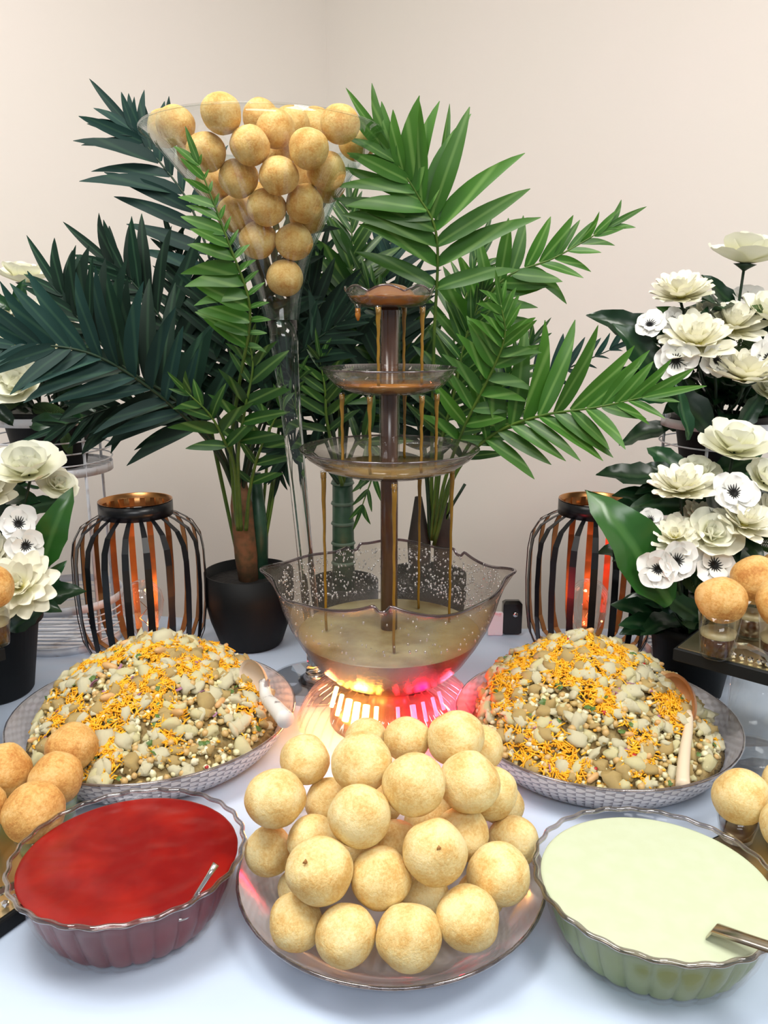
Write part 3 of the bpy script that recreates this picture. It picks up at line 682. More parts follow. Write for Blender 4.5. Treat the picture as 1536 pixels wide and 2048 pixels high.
# ---------------- trays with cups ----------------
def mirror_tray(name, c, rot, s, th, label):
    root = thing(name, c, label, 'tray'); root.rotation_euler = (0, 0, rot); h = s/2
    part('tray_frame', rbox(-h, h, -h, h, -th, 0, .0015), M_black, root, False)
    part('mirror_top', off(box(-h+.004, h-.004, -h+.004, h-.004, 0, .0012), (0, 0, 0)), M_gold, root, False)
    cm = mesh('crystal', *blob(ICO1, 0, 1, 1, (.0042, .0042, .0042)), M_cryst, False)
    for e in (-1, 1):
        for i in range(6): put('crystal', cm, root, Matrix.Translation((e*(h-.012), (i-2.5)*.010, .0054)))
        hd = mesh('crystal_handle', *tube([(0, -.030, .0054), (0, -.022, .016), (0, 0, .021), (0, .022, .016), (0, .030, .0054)], .004, 5), M_cryst, False)
        put('crystal_handle', hd, root, Matrix.Translation((e*(h-.012), 0, 0)))
    return root
def cup(c, r, h, fill, m, label, group, mf=None):
    root = thing('shot_cup', c, label, 'cup', group)
    part('cup_wall', lathe([(.001, .001), (r*.74, .001), (r*.76, .003), (r, h), (r-.0011, h), (r*.74, .004)], 36), M_cup, root)
    q = .76+.24*fill
    part('drink', lathe([(.001, .005), (r*.70, .005), (r*q-.0022, h*fill), (.001, h*fill)], 32), m, root)
    if mf: part('drink_foam', lathe([(r*q-.0020, h*fill+.0002), (r*(q+.05)-.0022, h*(fill+.10)), (.001, h*(fill+.10))], 32), mf, root)
    return root
G1 = 'brown drink cups on the raised right tray'
TC = Vector((.478, .940, .902)); TR = math.radians(49)
mirror_tray('mirror_tray', TC, TR, .165, .017, 'square gold mirror tray with black edge raised on a glass stand at the right')
def stand(c, top, label, cat='stand'):
    root = thing('glass_stand', (c[0], c[1], TZ), label, cat); h = top-TZ
    part('cylinder', lathe([(.038, .006), (.038, h), (.0365, h), (.0365, .006)], 48, close=True), M_cup, root)
    part('foot_disc', lathe([(.001, .006), (.050, .005), (.056, .003), (.056, 0), (.001, 0)], 64), M_cup, root)
stand((.478, .932), .885, 'clear glass cylinder with a round foot holding up the right tray')
tcups = [(P(1433, 1300, .903), .0250, .056, .0300, 'nearest the tray corner'), (P(1497, 1296, .965), .0245, .056, .0325, 'standing behind the corner cup'),
         (P(1552, 1330, .885), .0250, .056, .0310, 'at the right picture edge, nearest'), (P(1546, 1290, 1.01), .0245, .056, .0300, 'at the right picture edge, rear')]
for c, r, h, br, l in tcups:
    c = Vector((c.x, c.y, .9035)); cup(c, r, h, .48, M_drink, 'cup of brown drink, right tray, '+l, G1, M_drinkf)
    puri(c+Vector((.0, .0, h+math.sqrt(max(0, br*br-r*r))*.9+.001)), br, 'g', 'golden puri capping the cup on the raised tray, '+l.replace('standing ', ''), 'golden puris on the raised right tray cups')
mirror_tray('mirror_tray', (-.590, .940, .902), -TR, .165, .017, 'gold mirror tray corner raised at the far left picture edge')
stand((-.590, .932), .885, 'clear glass stand under the far left raised tray')
c = Vector((-.487, .937, .9035)); cup(c, .022, .056, .48, M_drink, 'clear plastic cup of brown drink at the far left picture edge', None, M_drinkf)
puri(c+Vector((0, 0, .056+.021)), .030, 'g', 'golden puri on the cup at the far left picture edge', None)
# low trays at the lower corners
for sg, side, kind in ((-1, 'left', 'g'), (1, 'right', 'g')):
    c = Vector((sg*.434 if sg < 0 else .440, .680, TZ+.016)); rot = math.radians(sg*30)
    mirror_tray('mirror_tray', c, rot, .205, .016, 'low gold mirror tray with black edge at the lower %s picture edge' % side)
    G = 'green filled cups on the lower %s tray' % side; z0 = TZ+.0175
    if sg < 0:
        rows = [(-.352, .712, .0310, 'nearest, beside the red bowl rim'), (-.355, .775, .0300, 'middle of the row behind the red bowl'), (-.362, .838, .0305, 'rearmost, beside the chaat plate'),
                (-.416, .722, .030, 'nearest at the far left'), (-.418, .790, .030, 'rear at the far left')]
    else:
        rows = [(.372, .742, .0300, 'rear one beside the green bowl'), (.402, .692, .0300, 'nearest, at the picture edge'), (.432, .760, .030, 'rear, at the picture edge')]
    for (x, y, br, l) in rows:
        h = .030; r = .0225
        if abs(y) > .80 and sg < 0: h = .030
        on = y < .80
        cup(Vector((x, y, z0 if on else TZ+.001)), r, h if on else h+.0165, .8, M_greenside if sg < 0 else M_broth, 'cup under a puri, lower %s tray, ' % side + l, G)
        puri(Vector((x, y, (z0 if on else TZ+.001)+(h if on else h+.0165)+math.sqrt(br*br-r*r)*.95+.001)), br, 'g' if sg < 0 else 'p', 'puri, lower %s tray, ' % side + l, 'golden puris on the lower %s tray' % side)
# gadget behind the table cloth edge
g = thing('black_gadget', (.232, 1.350, TZ), 'small glossy black box with a clipped white card behind the fountain bowl', 'box')
part('case', rbox(-.020, .014, -.008, .010, 0, .064, .005), mat('glossy_black', (.01, .01, .01), .12), g, False)
part('white_card', rbox(-.046, -.020, -.010, -.004, 0, .045, .002), mat('white_card', (.75, .75, .8), .5, col2=(.75, .45, .5), scale=60, lo=.62, hi=.7), g, False)
part('round_button', off(blob(ICO2, 0, 1, 1, (.005, .002, .005)), (.002, -.009, .040)), M_chrome, g)
# ---------------- wire stands ----------------
def band(r, z, h=.014, th=.0015, n=64): return lathe([(r-th, z), (r, z), (r, z+h), (r-th, z+h)], n, close=True)
def wire_stand(x, y, label):
    root = thing('wire_plant_stand', (x, y, TZ), label, 'stand'); r = .098
    for z in (.0, .070, .300, .385): part('rim_band', band(r, z), M_white, root)
    for z in (.016, .032, .048, .060, .322, .341, .360):
        part('wire_ring', tube([(r*math.cos(2*PI*i/48), r*math.sin(2*PI*i/48), z+.002*math.sin(2*PI*i/48)) for i in range(49)], .0013, 6, False), M_white, root)
    for k, z in enumerate((.010, .308)):
        for i in range(-5, 6):
            yy = i*.0165; hw = math.sqrt(max(0, (r-.002)**2-yy*yy))
            part('slat', box(-hw, hw, yy-.0045, yy+.0045, z, z+.0022), M_white, root, False)
    for i in range(4):
        a = PI/4+i*PI/2+.15; cx, cy = (r-.0025)*math.cos(a), (r-.0025)*math.sin(a)
        part('post', tube([(cx, cy, 0), (cx, cy, .400)], .0026, 8), M_white, root)
wire_stand(-.565, 1.345, 'two tier white wire plant stand behind the left flowers')
wire_stand(.545, 1.275, 'two tier white wire plant stand behind the right flowers')
# ---------------- palms ----------------
def leafmesh(bend, curve, m, w=.060, seed=0):
    V, F = [], []; n = 11
    for i in range(n):
        u = i/(n-1); ww = w*(math.sin(PI*min(1, u*.94+.06))**.62)*(1-.45*u) if i < n-1 else .002
        if i == 0: ww = w*.35
        cx = curve*u*u; z = -bend*u*u+.012*noise.noise(Vector((u*4, seed, 0)))
        V += [(cx-ww, u, z+ww*.42), (cx, u, z), (cx+ww, u, z+ww*.42)]
    for i in range(n-1):
        a = i*3; F += [(a, a+1, a+4, a+3), (a+1, a+2, a+5, a+4)]
    return mesh('leaflet', V, F, m)
M_ld = axis_mat('dark_palm_leaf', (.003, .016, .009), (.004, .026, .014), .6, rib=(.018, .055, .028), var=.35, trans=.10, spec=.25)
M_lt = axis_mat('teal_palm_leaf', (.006, .030, .026), (.010, .042, .034), .6, rib=(.02, .06, .04), var=.3, trans=.1, spec=.25)
M_lm = axis_mat('green_palm_leaf', (.010, .060, .006), (.026, .095, .008), .40, rib=(.10, .20, .04), var=.3, trans=.2)
M_lb = axis_mat('bright_palm_leaf', (.028, .125, .008), (.060, .185, .014), .42, rib=(.12, .26, .05), var=.2, trans=.25)
LM = {k: [leafmesh(b, c, m, .062, i) for i, (b, c) in enumerate(((.05, .02), (.14, .05), (.22, .0), (.10, .12)))] for k, m in (('d', M_ld), ('t', M_lt), ('m', M_lm), ('b', M_lb))}
M_stem = mat('palm_stem', (.09, .17, .02), .45, col2=(.05, .11, .015), scale=30)
M_stemd = mat('dark_palm_stem', (.012, .035, .015), .5)
M_trunk = mat('fibrous_trunk', (.22, .10, .045), .8, col2=(.10, .07, .03), scale=60, bump=.6, bscale=120)
M_trunkg = mat('green_ringed_trunk', (.02, .07, .04), .4, col2=(.05, .12, .07), scale=25)
def frond(root, pts, kind, n, L, s0=.35, lside=1, rside=1, N=(0, -1, .25), a0=58, a1=22, w=1.0, tip=.7, r0=.0036, wid=None):
    """a rachis through the given points with a pair of leaflets at each node"""
    O = root.location; q = spline([P(*p) for p in pts], 40); n = max(5, int(n*.84))
    ro = put('frond', mesh('frond', *[x for x in tube([p-O for p in q], [r0*(1-.75*i/40) for i in range(41)], 7)], M_stemd if kind in 'dt' else M_stem), root)
    N = Vector(N).normalized(); k0 = int(40*s0)
    for i in range(n):
        u = i/(n-1); k = k0+(40-k0)*u; ki = min(39, int(k)); p = q[ki].lerp(q[ki+1], k-ki); t = (q[ki+1]-q[max(0, ki-1)]).normalized()
        s = t.cross(N).normalized(); ln = L*(.62+.38*math.sin(PI*min(1, u*1.0+.18)))*(1-(1-tip)*u)
        for sg, sc in ((-1, lside), (1, rside)):
            if sc <= 0: continue
            a = math.radians(a0+(a1-a0)*u+rnd(-9, 9)); d = t*math.cos(a)+s*sg*math.sin(a)+N*rnd(-.05, .25)
            nn = N+s*rnd(-.35, .35)+t*rnd(-.2, .2); l = ln*sc*rnd(.88, 1.08); ww = 1.75*w*l*rnd(.85, 1.15)*(1 if l > .1 else 1.25)
            M = frame(p-O, d, nn, (ww*sg, l, l)); put('leaflet', R.choice(LM[kind]), ro, M)
    t = (q[-1]-q[-3]).normalized(); put('leaflet', LM[kind][0], ro, frame(q[-1]-O, t, N, (1.4*w*L*.6, L*.6, L*.6)))
    return ro
def pot(root, r, h, soil=.018):
    part('pot', lathe([(.001, 0), (r*.66, 0), (r*.72, .006), (r*.90, h*.35), (r, h*.62), (r*1.0, h), (r*.965, h), (r*.96, h*.7), (r*.9, h*.6)], 64), M_black, root)
    part('filling', lathe([(r*.95, h-soil), (r*.5, h-soil+.002), (.001, h-soil+.003)], 40), M_soil, root)
def bush(root, base, k, kinds, rr, hh, seed):
    """extra thin basal stems"""
    rg = random.Random(seed)
    for i in range(k):
        a = rg.uniform(0, 6.28); p0 = Vector((rr*math.cos(a)*.5, rr*math.sin(a)*.5, base)); p1 = p0+Vector((math.cos(a)*rr, math.sin(a)*rr*.4, hh*.6)); p2 = p1+Vector((math.cos(a)*rr*.6, 0, hh*.4))
        part('stem', tube(spline([p0, p1, p2], 10), .0028, 7), M_stem, root)
# left palm
pl = thing('potted_palm', (-.232, 1.312, TZ), 'dark leaved artificial palm in a round black pot beside the left lantern', 'plant'); pot(pl, .076, .132)
part('trunk', tube([(0, 0, .10), (-.002, -.01, .16), (-.006, -.012, .25), (-.008, -.01, .30)], [.016, .019, .018, .010], 14), M_trunk, pl, label='brown fibrous trunk')
part('trunk', tube([(.018, .012, .10), (.020, .012, .20), (.016, .01, .30)], [.012, .014, .009], 12), M_trunkg, pl)
bush(pl, .115, 6, 'm', .034, .26, 4)
D = .0
F_ = lambda *a, **k: frond(pl, *a, **k)
F_([(478, 1010, 1.30), (470, 800, 1.31), (440, 600, 1.33), (385, 420, 1.35), (300, 300, 1.36), (268, 262, 1.36)], 't', 15, .165, .45, 1, .8, a0=50)
F_([(478, 1000, 1.29), (460, 880, 1.27), (400, 780, 1.25), (330, 650, 1.24), (270, 570, 1.23), (225, 530, 1.23)], 'd', 16, .155, .30, .9, 1.1, a0=62)
F_([(476, 1000, 1.28), (440, 900, 1.22), (350, 800, 1.17), (250, 735, 1.14), (160, 640, 1.12), (125, 590, 1.12)], 'd', 18, .150, .30, .9, 1.1, a0=65)
F_([(476, 1000, 1.28), (430, 900, 1.20), (330, 800, 1.12), (200, 715, 1.06), (80, 690, 1.02), (-20, 700, 1.0)], 't', 17, .135, .35, 1, 1, a0=55)
F_([(478, 1010, 1.30), (455, 930, 1.28), (380, 840, 1.24), (290, 805, 1.20), (210, 820, 1.18), (130, 850, 1.16)], 'd', 13, .115, .38, 1, .8, a0=45)
F_([(474, 1050, 1.28), (462, 900, 1.22), (480, 760, 1.14), (500, 620, 1.07), (455, 480, 1.03), (398, 330, 1.01)], 'b', 19, .072, .50, 1.1, .42, a0=72, a1=35, N=(.2, -1, .3), w=1.35)
F_([(480, 1000, 1.30), (500, 850, 1.28), (500, 700, 1.27), (540, 560, 1.27), (600, 470, 1.28)], 'd', 15, .13, .3, 1, 1)
F_([(480, 1000, 1.30), (510, 880, 1.27), (560, 760, 1.24), (620, 690, 1.22), (690, 640, 1.21)], 'd', 13, .11, .35, 1, 1)
F_([(476, 1060, 1.25), (470, 940, 1.20), (448, 880, 1.16), (420, 830, 1.13), (380, 790, 1.11)], 'm', 6, .075, .45, 1, 1, w=1.3)
F_([(482, 1060, 1.25), (476, 920, 1.19), (488, 830, 1.15), (505, 740, 1.13), (500, 690, 1.12)], 'm', 9, .075, .35, .9, 1.1, a0=50, w=1.2)
F_([(492, 1060, 1.27), (500, 980, 1.25), (520, 900, 1.23), (560, 820, 1.22), (590, 760, 1.21)], 'm', 9, .075, .30, .8, 1, w=1.1)
F_([(480, 1000, 1.31), (440, 850, 1.34), (400, 700, 1.36), (380, 590, 1.37), (350, 500, 1.38)], 'd', 15, .12, .3, 1, 1)
F_([(480, 1000, 1.30), (470, 820, 1.26), (460, 700, 1.24), (440, 600, 1.23), (450, 520, 1.22)], 'd', 14, .11, .3, 1, 1)
F_([(480, 1000, 1.31), (540, 820, 1.33), (610, 640, 1.34), (640, 520, 1.35)], 'd', 14, .12, .3, 1, 1)
# middle palm behind the fountain
pm = thing('potted_palm', (-.070, 1.325, TZ), 'dark palm with a green ringed trunk behind the tall vase stem', 'plant'); pot(pm, .060, .110)
part('trunk', tube([(0, 0, .09), (0, 0, .30)], [.020, .017], 16), M_trunkg, pm, label='dark green ringed trunk')
rg_ = [part('trunk_ring', lathe([(.0195-.0003*i, .14+i*.035), (.0215-.0003*i, .142+i*.035), (.0195-.0003*i, .146+i*.035)], 24), mat('pale_ring', (.12, .2, .15), .4), pm) for i in range(5)]
F_ = lambda *a, **k: frond(pm, *a, **k)
F_([(682, 960, 1.32), (680, 800, 1.32), (690, 640, 1.33), (705, 520, 1.34), (700, 420, 1.35)], 'm', 17, .12, .25, 1, 1)
F_([(684, 960, 1.32), (700, 820, 1.34), (740, 660, 1.36), (770, 560, 1.37), (785, 460, 1.38)], 't', 16, .13, .25, 1, 1)
F_([(682, 960, 1.31), (660, 820, 1.30), (640, 700, 1.29), (625, 600, 1.29), (600, 520, 1.29)], 'd', 14, .13, .25, 1, 1)
F_([(682, 960, 1.32), (650, 880, 1.34), (610, 800, 1.35), (580, 720, 1.36), (540, 640, 1.37)], 'd', 13, .12, .25, 1, 1)
F_([(684, 960, 1.31), (720, 860, 1.30), (750, 760, 1.29), (770, 660, 1.29), (800, 600, 1.29)], 'd', 13, .13, .25, 1, 1)
F_([(684, 970, 1.31), (705, 900, 1.28), (735, 880, 1.26), (750, 930, 1.25), (725, 1010, 1.24)], 'm', 10, .075, .35, 1, 1)
F_([(680, 970, 1.31), (640, 920, 1.30), (600, 890, 1.29), (570, 900, 1.28), (560, 940, 1.28)], 'd', 10, .085, .35, 1, 1)
F_([(684, 960, 1.33), (690, 850, 1.36), (680, 740, 1.38), (660, 640, 1.39), (640, 540, 1.40)], 't', 13, .12, .25, 1, 1)
F_([(684, 970, 1.30), (655, 850, 1.24), (650, 780, 1.22), (640, 720, 1.21)], 'm', 9, .08, .3, 1, 1)
# right palm
pr_ = thing('potted_palm', (.072, 1.318, TZ), 'bright green artificial palm in a black pot behind the drink fountain', 'plant'); pot(pr_, .070, .125)
part('trunk', tube([(-.01, 0, .10), (-.012, 0, .18), (-.014, 0, .26)], [.018, .020, .006], 12), mat('dark_fibre', (.035, .028, .022), .9, bump=.8, bscale=150), pr_, label='dark shredded fibre')
part('trunk', tube([(.026, -.004, .10), (.028, -.004, .19), (.032, 0, .25)], [.013, .015, .005], 12), mat('dark_fibre_sheath', (.045, .035, .028), .9, bump=.8, bscale=150), pr_, label='dark shredded fibre')
F_ = lambda *a, **k: frond(pr_, *a, **k)
F_([(862, 1080, 1.31), (864, 880, 1.28), (868, 680, 1.23), (874, 480, 1.18), (835, 390, 1.16), (775, 300, 1.14)], 'b', 15, .150, .50, 1.0, 1.05, a0=62, a1=20, tip=.75, w=1.05)
put('leaflet', LM['b'][0], pr_, frame(P(874, 440, 1.17)-pr_.location, P(897, 222, 1.17)-P(874, 440, 1.17), (0.3, -1, .2), (.15, .150, .150)))
F_([(866, 1080, 1.31), (885, 900, 1.30), (930, 690, 1.28), (1000, 565, 1.26), (1110, 515, 1.24), (1215, 455, 1.22)], 'b', 16, .098, .42, 1.05, .95, a0=58, a1=16, w=1.1)
F_([(866, 1080, 1.30), (890, 960, 1.26), (930, 850, 1.21), (985, 740, 1.17), (1010, 670, 1.15), (1002, 610, 1.14)], 'b', 16, .080, .35, 1.1, 1.0, a0=62, a1=25, w=1.2)
F_([(868, 1090, 1.30), (910, 950, 1.25), (985, 870, 1.20), (1080, 832, 1.15), (1190, 815, 1.11), (1285, 795, 1.08)], 'b', 15, .135, .38, 1.15, .85, a0=60, a1=24, w=1.05, N=(.1, -1, .35))
F_([(866, 1080, 1.33), (915, 930, 1.35), (1000, 820, 1.36), (1110, 750, 1.37), (1220, 700, 1.37)], 't', 13, .105, .4, 1, .5, a0=62)
F_([(860, 1080, 1.31), (850, 900, 1.31), (815, 760, 1.31), (780, 660, 1.31), (740, 580, 1.31)], 'm', 14, .12, .35, 1, 1)
F_([(862, 1080, 1.33), (880, 880, 1.35), (900, 720, 1.37), (930, 600, 1.38), (960, 500, 1.39)], 'm', 15, .11, .35, 1, 1)
F_([(862, 1080, 1.30), (880, 900, 1.27), (910, 780, 1.25), (930, 680, 1.24), (960, 600, 1.23)], 'm', 14, .095, .3, 1, 1)
F_([(862, 1080, 1.30), (850, 930, 1.29), (830, 830, 1.28), (800, 760, 1.28)], 'd', 11, .10, .35, 1, 1)
F_([(866, 1080, 1.31), (900, 960, 1.31), (960, 850, 1.31), (1010, 760, 1.31), (1060, 690, 1.31)], 'm', 13, .09, .35, 1, 1)
for x in (905, 930): part('stem', tube(spline([P(880, 1090, 1.31)-pr_.location, P(895, 1030, 1.31)-pr_.location, P(x, 968, 1.31)-pr_.location], 8), .0026, 7), M_stemd if x > 920 else M_stem, pr_)
# ---------------- flowers ----------------
def petal(kind, m):
    w_, cup_, tipw = {'chrys': (.23, .30, .5), 'rose': (.52, .45, .9), 'pansy': (.50, .12, .9)}[kind]
    V, F = [], []; n, mm = 7, 5
    for i in range(n):
        u = i/(n-1); ww = w_*(.35+.65*math.sin(PI*min(1, u*.80+.02))**.7) if kind == 'chrys' else w_*(.30+.75*math.sin(PI*min(1, u*.78+.03)))
        if i == n-1: ww *= .62
        for j in range(mm):
            v = (j/(mm-1)-.5)*2; z = cup_*(u**1.7)*.6+.22*ww*v*v+(.035*math.sin(v*5+u*3) if kind == 'pansy' else .015*math.sin(v*4))*u
            V.append((ww*v, u*(1-.06*v*v*(u > .8)), z))
    for i in range(n-1):
        for j in range(mm-1): a = i*mm+j; F.append((a, a+1, a+mm+1, a+mm))
    return mesh('petal', V, F, m)
M_pc = axis_mat('cream_petal', (.86, .80, .36), (.93, .91, .76), .55, hi=.6, trans=.1, var=.06)
M_pr = axis_mat('ivory_green_petal', (.84, .82, .50), (.92, .92, .78), .55, hi=.7, trans=.1, var=.06)
M_pw = axis_mat('white_petal', (.90, .90, .84), (.94, .93, .91), .55, trans=.1, var=.04)
M_blk = mat('black_stamen', (.006, .006, .006), .6)
M_yc = mat('yellow_heart', (.62, .55, .12), .7, bump=.5, bscale=300)
M_sepal = mat('dark_sepal', (.008, .035, .012), .5)
PT = {'chrys': petal('chrys', M_pc), 'rose': petal('rose', M_pr), 'pansy': petal('pansy', M_pw)}
STK = mesh('dark_streaks', *join(*[tube([(0, .05, .04), (math.sin(a)*.25, math.cos(a)*.25+.03, .07), (math.sin(a)*(.30+.1*(i % 3)), math.cos(a)*(.42+.08*(i % 3))+.03, .10)], [.035, .022, .006], 4) for i, a in enumerate([x*.42 for x in range(15)])]), M_blk)
HEART = mesh('flower_heart', *blob(ICO2, .3, 3, 2, (.14, .14, .12)), M_yc); SEP = mesh('sepal', *lathe([(.02, -.16), (.10, -.10), (.26, .0), (.02, .03)], 12), M_sepal)
def flower(root, c, r, kind, n):
    O = root.location; n = Vector(n).normalized(); M = frame(c-O, n.orthogonal(), n, (r, r, r)) @ Matrix.Rotation(rnd(0, 6), 4, 'Z')
    fo_ = put('flower', SEP, root, M)
    rings = {'chrys': [(12, 1.0, .08), (12, .90, .38), (11, .74, .72), (9, .52, 1.1)], 'rose': [(5, .95, .10), (5, .80, .50), (5, .62, .90), (4, .44, 1.25)], 'pansy': [(5, .95, .12), (3, .7, .35)]}[kind]
    for q, (k, s, el) in enumerate(rings):
        for i in range(k):
            a = 2*PI*(i+.5*q)/k+rnd(-.12, .12); e = el+rnd(-.10, .10); s_ = s*rnd(.90, 1.08)
            put('petal', PT[kind], fo_, Matrix.Translation((0, 0, .03*q)) @ Matrix.Rotation(a, 4, 'Z') @ Matrix.Rotation(e, 4, 'X') @ Matrix.Diagonal((s_, s_, s_, 1)))
    if kind == 'pansy': put('dark_streaks', STK, fo_, Matrix.Translation((0, 0, .06)))
    elif kind == 'chrys': put('flower_heart', HEART, fo_, Matrix.Translation((0, 0, .08)))
def bleaf(m, seed):
    V, F = [], []; n = 9
    for i in range(n):
        u = i/(n-1); w_ = .26*math.sin(PI*min(1, u*.93+.05))**.8*(1-.25*u) if i < n-1 else .004
        z = -.25*u*u+.03*math.sin(u*9+seed)
        for v in (-1, -.5, 0, .5, 1): V.append((w_*v*(1+.08*math.sin(u*22+seed)), u, z+abs(v)*w_*.35+.02*math.sin(u*14+v*3+seed)))
    for i in range(n-1):
        for j in range(4): a = i*5+j; F.append((a, a+1, a+6, a+5))
    return mesh('leaf', V, F, m)
M_bl = axis_mat('glossy_dark_leaf', (.006, .032, .012), (.010, .050, .016), .28, rib=(.03, .08, .03), var=.4, trans=.1)
M_bl2 = axis_mat('glossy_green_leaf', (.015, .085, .012), (.03, .12, .02), .25, rib=(.06, .17, .04), trans=.15)
BL = [bleaf(M_bl, i) for i in range(4)]; BL2 = bleaf(M_bl2, 2)
def fern():
    V, F = [], []
    vf = [tube([(0, 0, 0), (0, .5, .02), (0, 1, -.1)], [.012, .008, .002], 4)]
    for i in range(22):
        u = .12+.85*i/22; l = .20*math.sin(PI*(u*.85+.12))
        for s in (-1, 1): vf.append(([(0, u-.012, -.1*u*u), (s*l, u+.10, -.1*u*u+.01), (s*l*.9, u+.13, -.1*u*u), (0, u+.014, -.1*u*u)], [(0, 1, 2, 3)]))
    return mesh('fern_sprig', *join(*vf), axis_mat('fern_green', (.02, .06, .01), (.06, .13, .02), .6))
FERN = fern()
def bouquet(loc, pr, ph, label, flowers, leaves, center, nl, sd, spread, hrange, potr=None):
    root = thing('flower_pot', loc, label, 'flowers'); O = Vector(loc); rg = random.Random(sd)
    part('pot', lathe([(.001, 0), (pr*.70, 0), (pr*.74, .004), (pr*.95, ph*.86), (pr*1.04, ph*.87), (pr*1.05, ph), (pr*.97, ph), (pr*.92, ph*.8)], 56), M_black, root)
    part('filling', lathe([(pr*.93, ph*.84), (.001, ph*.86)], 32), M_soil, root)
    for (px, py, Y, rp, kind, n) in flowers:
        c = P(px, py, Y); r = 1.12*rp/FPX*(Y*CP+(CAMZ-c.z)*SP)
        part('stem', tube(spline([(rg.uniform(-.02, .02), rg.uniform(-.02, .02), ph*.85), ((c.x-O.x)*.6, (c.y-O.y)*.6, (c.z-O.z)*.6+.02), c-O-Vector(n).normalized()*r*.15], 8), .0022, 5), M_stemd, root)
        flower(root, c, r, kind, n)
    for i in range(nl):
        a = rg.uniform(0, 2*PI); rr_ = rg.uniform(.1, 1)*spread*.6; z = rg.uniform(*hrange)
        p = Vector((rr_*math.cos(a), rr_*math.sin(a)*.7+.012, z)); d = Vector((math.cos(a), math.sin(a)*.7, rg.uniform(-.3, .8))); l = rg.uniform(.055, .095)
        put('leaf', rg.choice(BL), root, frame(p, d, Vector((rg.uniform(-.5, .5), -.6, .7)), (l, l, l)))
    for (x0, y0, x1, y1, Y, wf) in leaves:
        a, b = P(x0, y0, Y), P(x1, y1, Y-.01); l = (b-a).length
        put('leaf', BL2 if wf < 9 else BL[0], root, frame(a-O, b-a, (.25, -1, .3), (l*(wf % 9), l, l)))
    for i in range(5):
        a = rg.uniform(PI, 2*PI); p = Vector((rg.uniform(-.5, .5)*spread, -spread*.4, rg.uniform(*hrange))); l = rg.uniform(.05, .08)
        put('fern_sprig', FERN, root, frame(p, (math.cos(a), -.3, rg.uniform(-.6, .6)), (0, -1, .3), (l, l, l)))
    return root
UP = (0, -.35, 1); FR = (0, -1, .35)
zt = TZ+.3105
# right, upper
bouquet((.530, 1.262, zt), .070, .095, 'black pot of cream artificial flowers on top of the right wire stand',
 [(1490, 528, 1.24, 78, 'rose', (.05, -.10, 1)), (1362, 596, 1.22, 62, 'chrys', (-.2, -.35, 1)), (1345, 642, 1.20, 28, 'pansy', (.2, -1, .4)), (1300, 650, 1.19, 30, 'pansy', (-.3, -.8, .5)),
  (1392, 692, 1.17, 72, 'chrys', (-.2, -.55, .9)), (1462, 660, 1.20, 62, 'chrys', (0, -.6, 1)), (1540, 640, 1.20, 62, 'rose', (.2, -.5, 1)), (1352, 722, 1.15, 42, 'pansy', (-.4, -1, .1)),
  (1430, 720, 1.15, 34, 'pansy', (.2, -.9, .1)), (1490, 762, 1.15, 78, 'chrys', (0, -.22, 1)), (1535, 715, 1.15, 45, 'pansy', (.1, -1, .1)), (1500, 600, 1.26, 40, 'pansy', (0, -.6, 1)), (1415, 640, 1.22, 40, 'chrys', (0, -.6, .9)), (1540, 790, 1.17, 50, 'rose', (.1, -.6, .8))],
 [(1420, 690, 1335, 605, 1.25, .9), (1330, 680, 1190, 618, 1.22, 9.8), (1340, 780, 1250, 640, 1.19, 9.9), (1350, 790, 1270, 790, 1.19, 9.9), (1470, 620, 1420, 545, 1.26, 9.8), (1420, 870, 1330, 740, 1.18, 9.9), (1470, 860, 1540, 780, 1.17, 9.9), (1320, 760, 1240, 735, 1.22, 9.8)], 0, 95, 5, .12, (.07, .25))
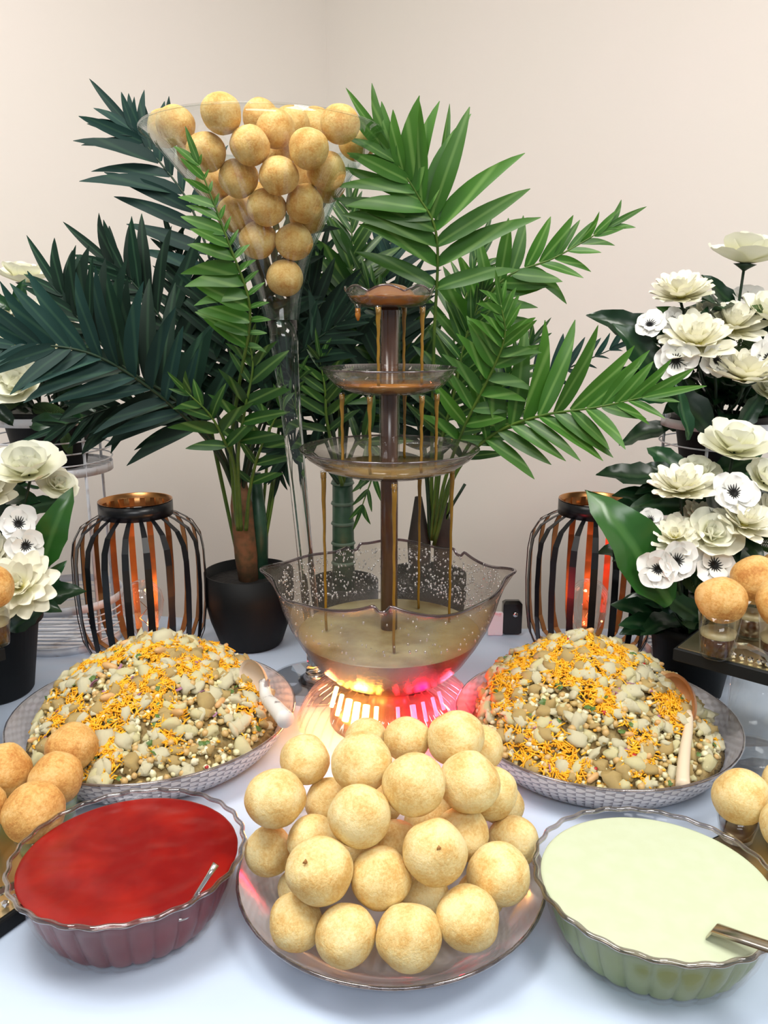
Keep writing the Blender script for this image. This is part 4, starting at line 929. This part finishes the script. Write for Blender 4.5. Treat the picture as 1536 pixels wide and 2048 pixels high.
# right, lower
bouquet((.462, 1.120, TZ), .064, .115, 'black pot of cream and white flowers standing behind the raised right tray',
 [(1468, 905, 1.09, 78, 'rose', (0, -.35, 1)), (1362, 985, 1.06, 66, 'chrys', (-.15, -.30, 1)), (1465, 985, 1.04, 46, 'pansy', (.05, -1, .5)), (1528, 965, 1.06, 48, 'rose', (.2, -.6, .8)),
  (1485, 1052, 1.03, 62, 'chrys', (.1, -.45, .9)), (1350, 1078, 1.03, 48, 'chrys', (-.3, -.6, .8)), (1418, 1075, 1.03, 58, 'rose', (0, -.8, .8)), (1300, 1040, 1.05, 26, 'pansy', (-.2, -.8, .6)),
  (1316, 1136, 1.00, 40, 'pansy', (-.35, -1, .1)), (1352, 1120, 1.00, 42, 'pansy', (.1, -1, .15)), (1428, 1130, 1.01, 46, 'pansy', (.1, -1, .5)), (1400, 1040, 1.07, 44, 'chrys', (0, -.6, .9)), (1395, 950, 1.10, 44, 'rose', (0, -.5, .9)), (1545, 1040, 1.06, 50, 'chrys', (.2, -.6, .9))],
 [(1335, 1205, 1215, 985, 1.02, .95), (1345, 1225, 1262, 1075, 1.05, 9.8), (1375, 880, 1368, 770, 1.10, 9.55), (1400, 1010, 1290, 1010, 1.09, 9.8), (1460, 1010, 1400, 1000, 1.08, 9.9), (1400, 1240, 1330, 1180, 1.03, 9.9)], 0, 85, 9, .11, (.10, .33))
# left, upper
bouquet((-.560, 1.335, zt), .074, .095, 'black pot of cream artificial flowers on top of the left wire stand',
 [(48, 566, 1.31, 56, 'rose', (.1, -.10, 1)), (20, 690, 1.28, 62, 'rose', (-.1, -.5, .9)), (112, 640, 1.30, 52, 'chrys', (.2, -.5, .9)), (120, 715, 1.27, 50, 'chrys', (.3, -.5, .8)), (40, 775, 1.26, 56, 'rose', (0, -.8, .6)),
  (-20, 640, 1.29, 50, 'chrys', (0, -.5, .9)), (-10, 760, 1.27, 46, 'chrys', (0, -.5, .9)), (60, 640, 1.32, 40, 'chrys', (0, -.5, .9))],
 [(30, 625, 45, 560, 1.27, 9.9), (20, 620, -30, 575, 1.27, 9.9), (150, 780, 170, 860, 1.27, 9.9), (60, 850, 150, 840, 1.25, 9.9), (30, 850, -20, 800, 1.25, 9.9)], 0, 56, 15, .11, (.07, .24))
# left, lower
bouquet((-.592, 1.120, TZ), .076, .130, 'black pot of white flowers with black hearts at the left picture edge',
 [(58, 950, 1.08, 72, 'rose', (.1, -.45, 1)), (38, 1046, 1.05, 38, 'pansy', (.2, -1, .3)), (52, 1092, 1.04, 38, 'pansy', (.3, -1, .1)), (42, 1178, 1.02, 76, 'chrys', (.15, -.8, .7)), (-30, 1000, 1.06, 60, 'chrys', (0, -.6, .8)),
  (115, 975, 1.10, 40, 'rose', (.5, -.6, .8)), (-20, 1120, 1.05, 55, 'chrys', (0, -.7, .7)), (70, 1115, 1.07, 34, 'pansy', (.4, -.8, .4))],
 [(78, 1140, 130, 990, 1.06, .8), (70, 1190, 122, 1130, 1.06, 9.8), (30, 1020, 120, 1000, 1.09, 9.8), (20, 1260, 80, 1220, 1.04, 9.9), (10, 1050, -10, 990, 1.08, 9.9)], 0, 50, 19, .09, (.12, .32))
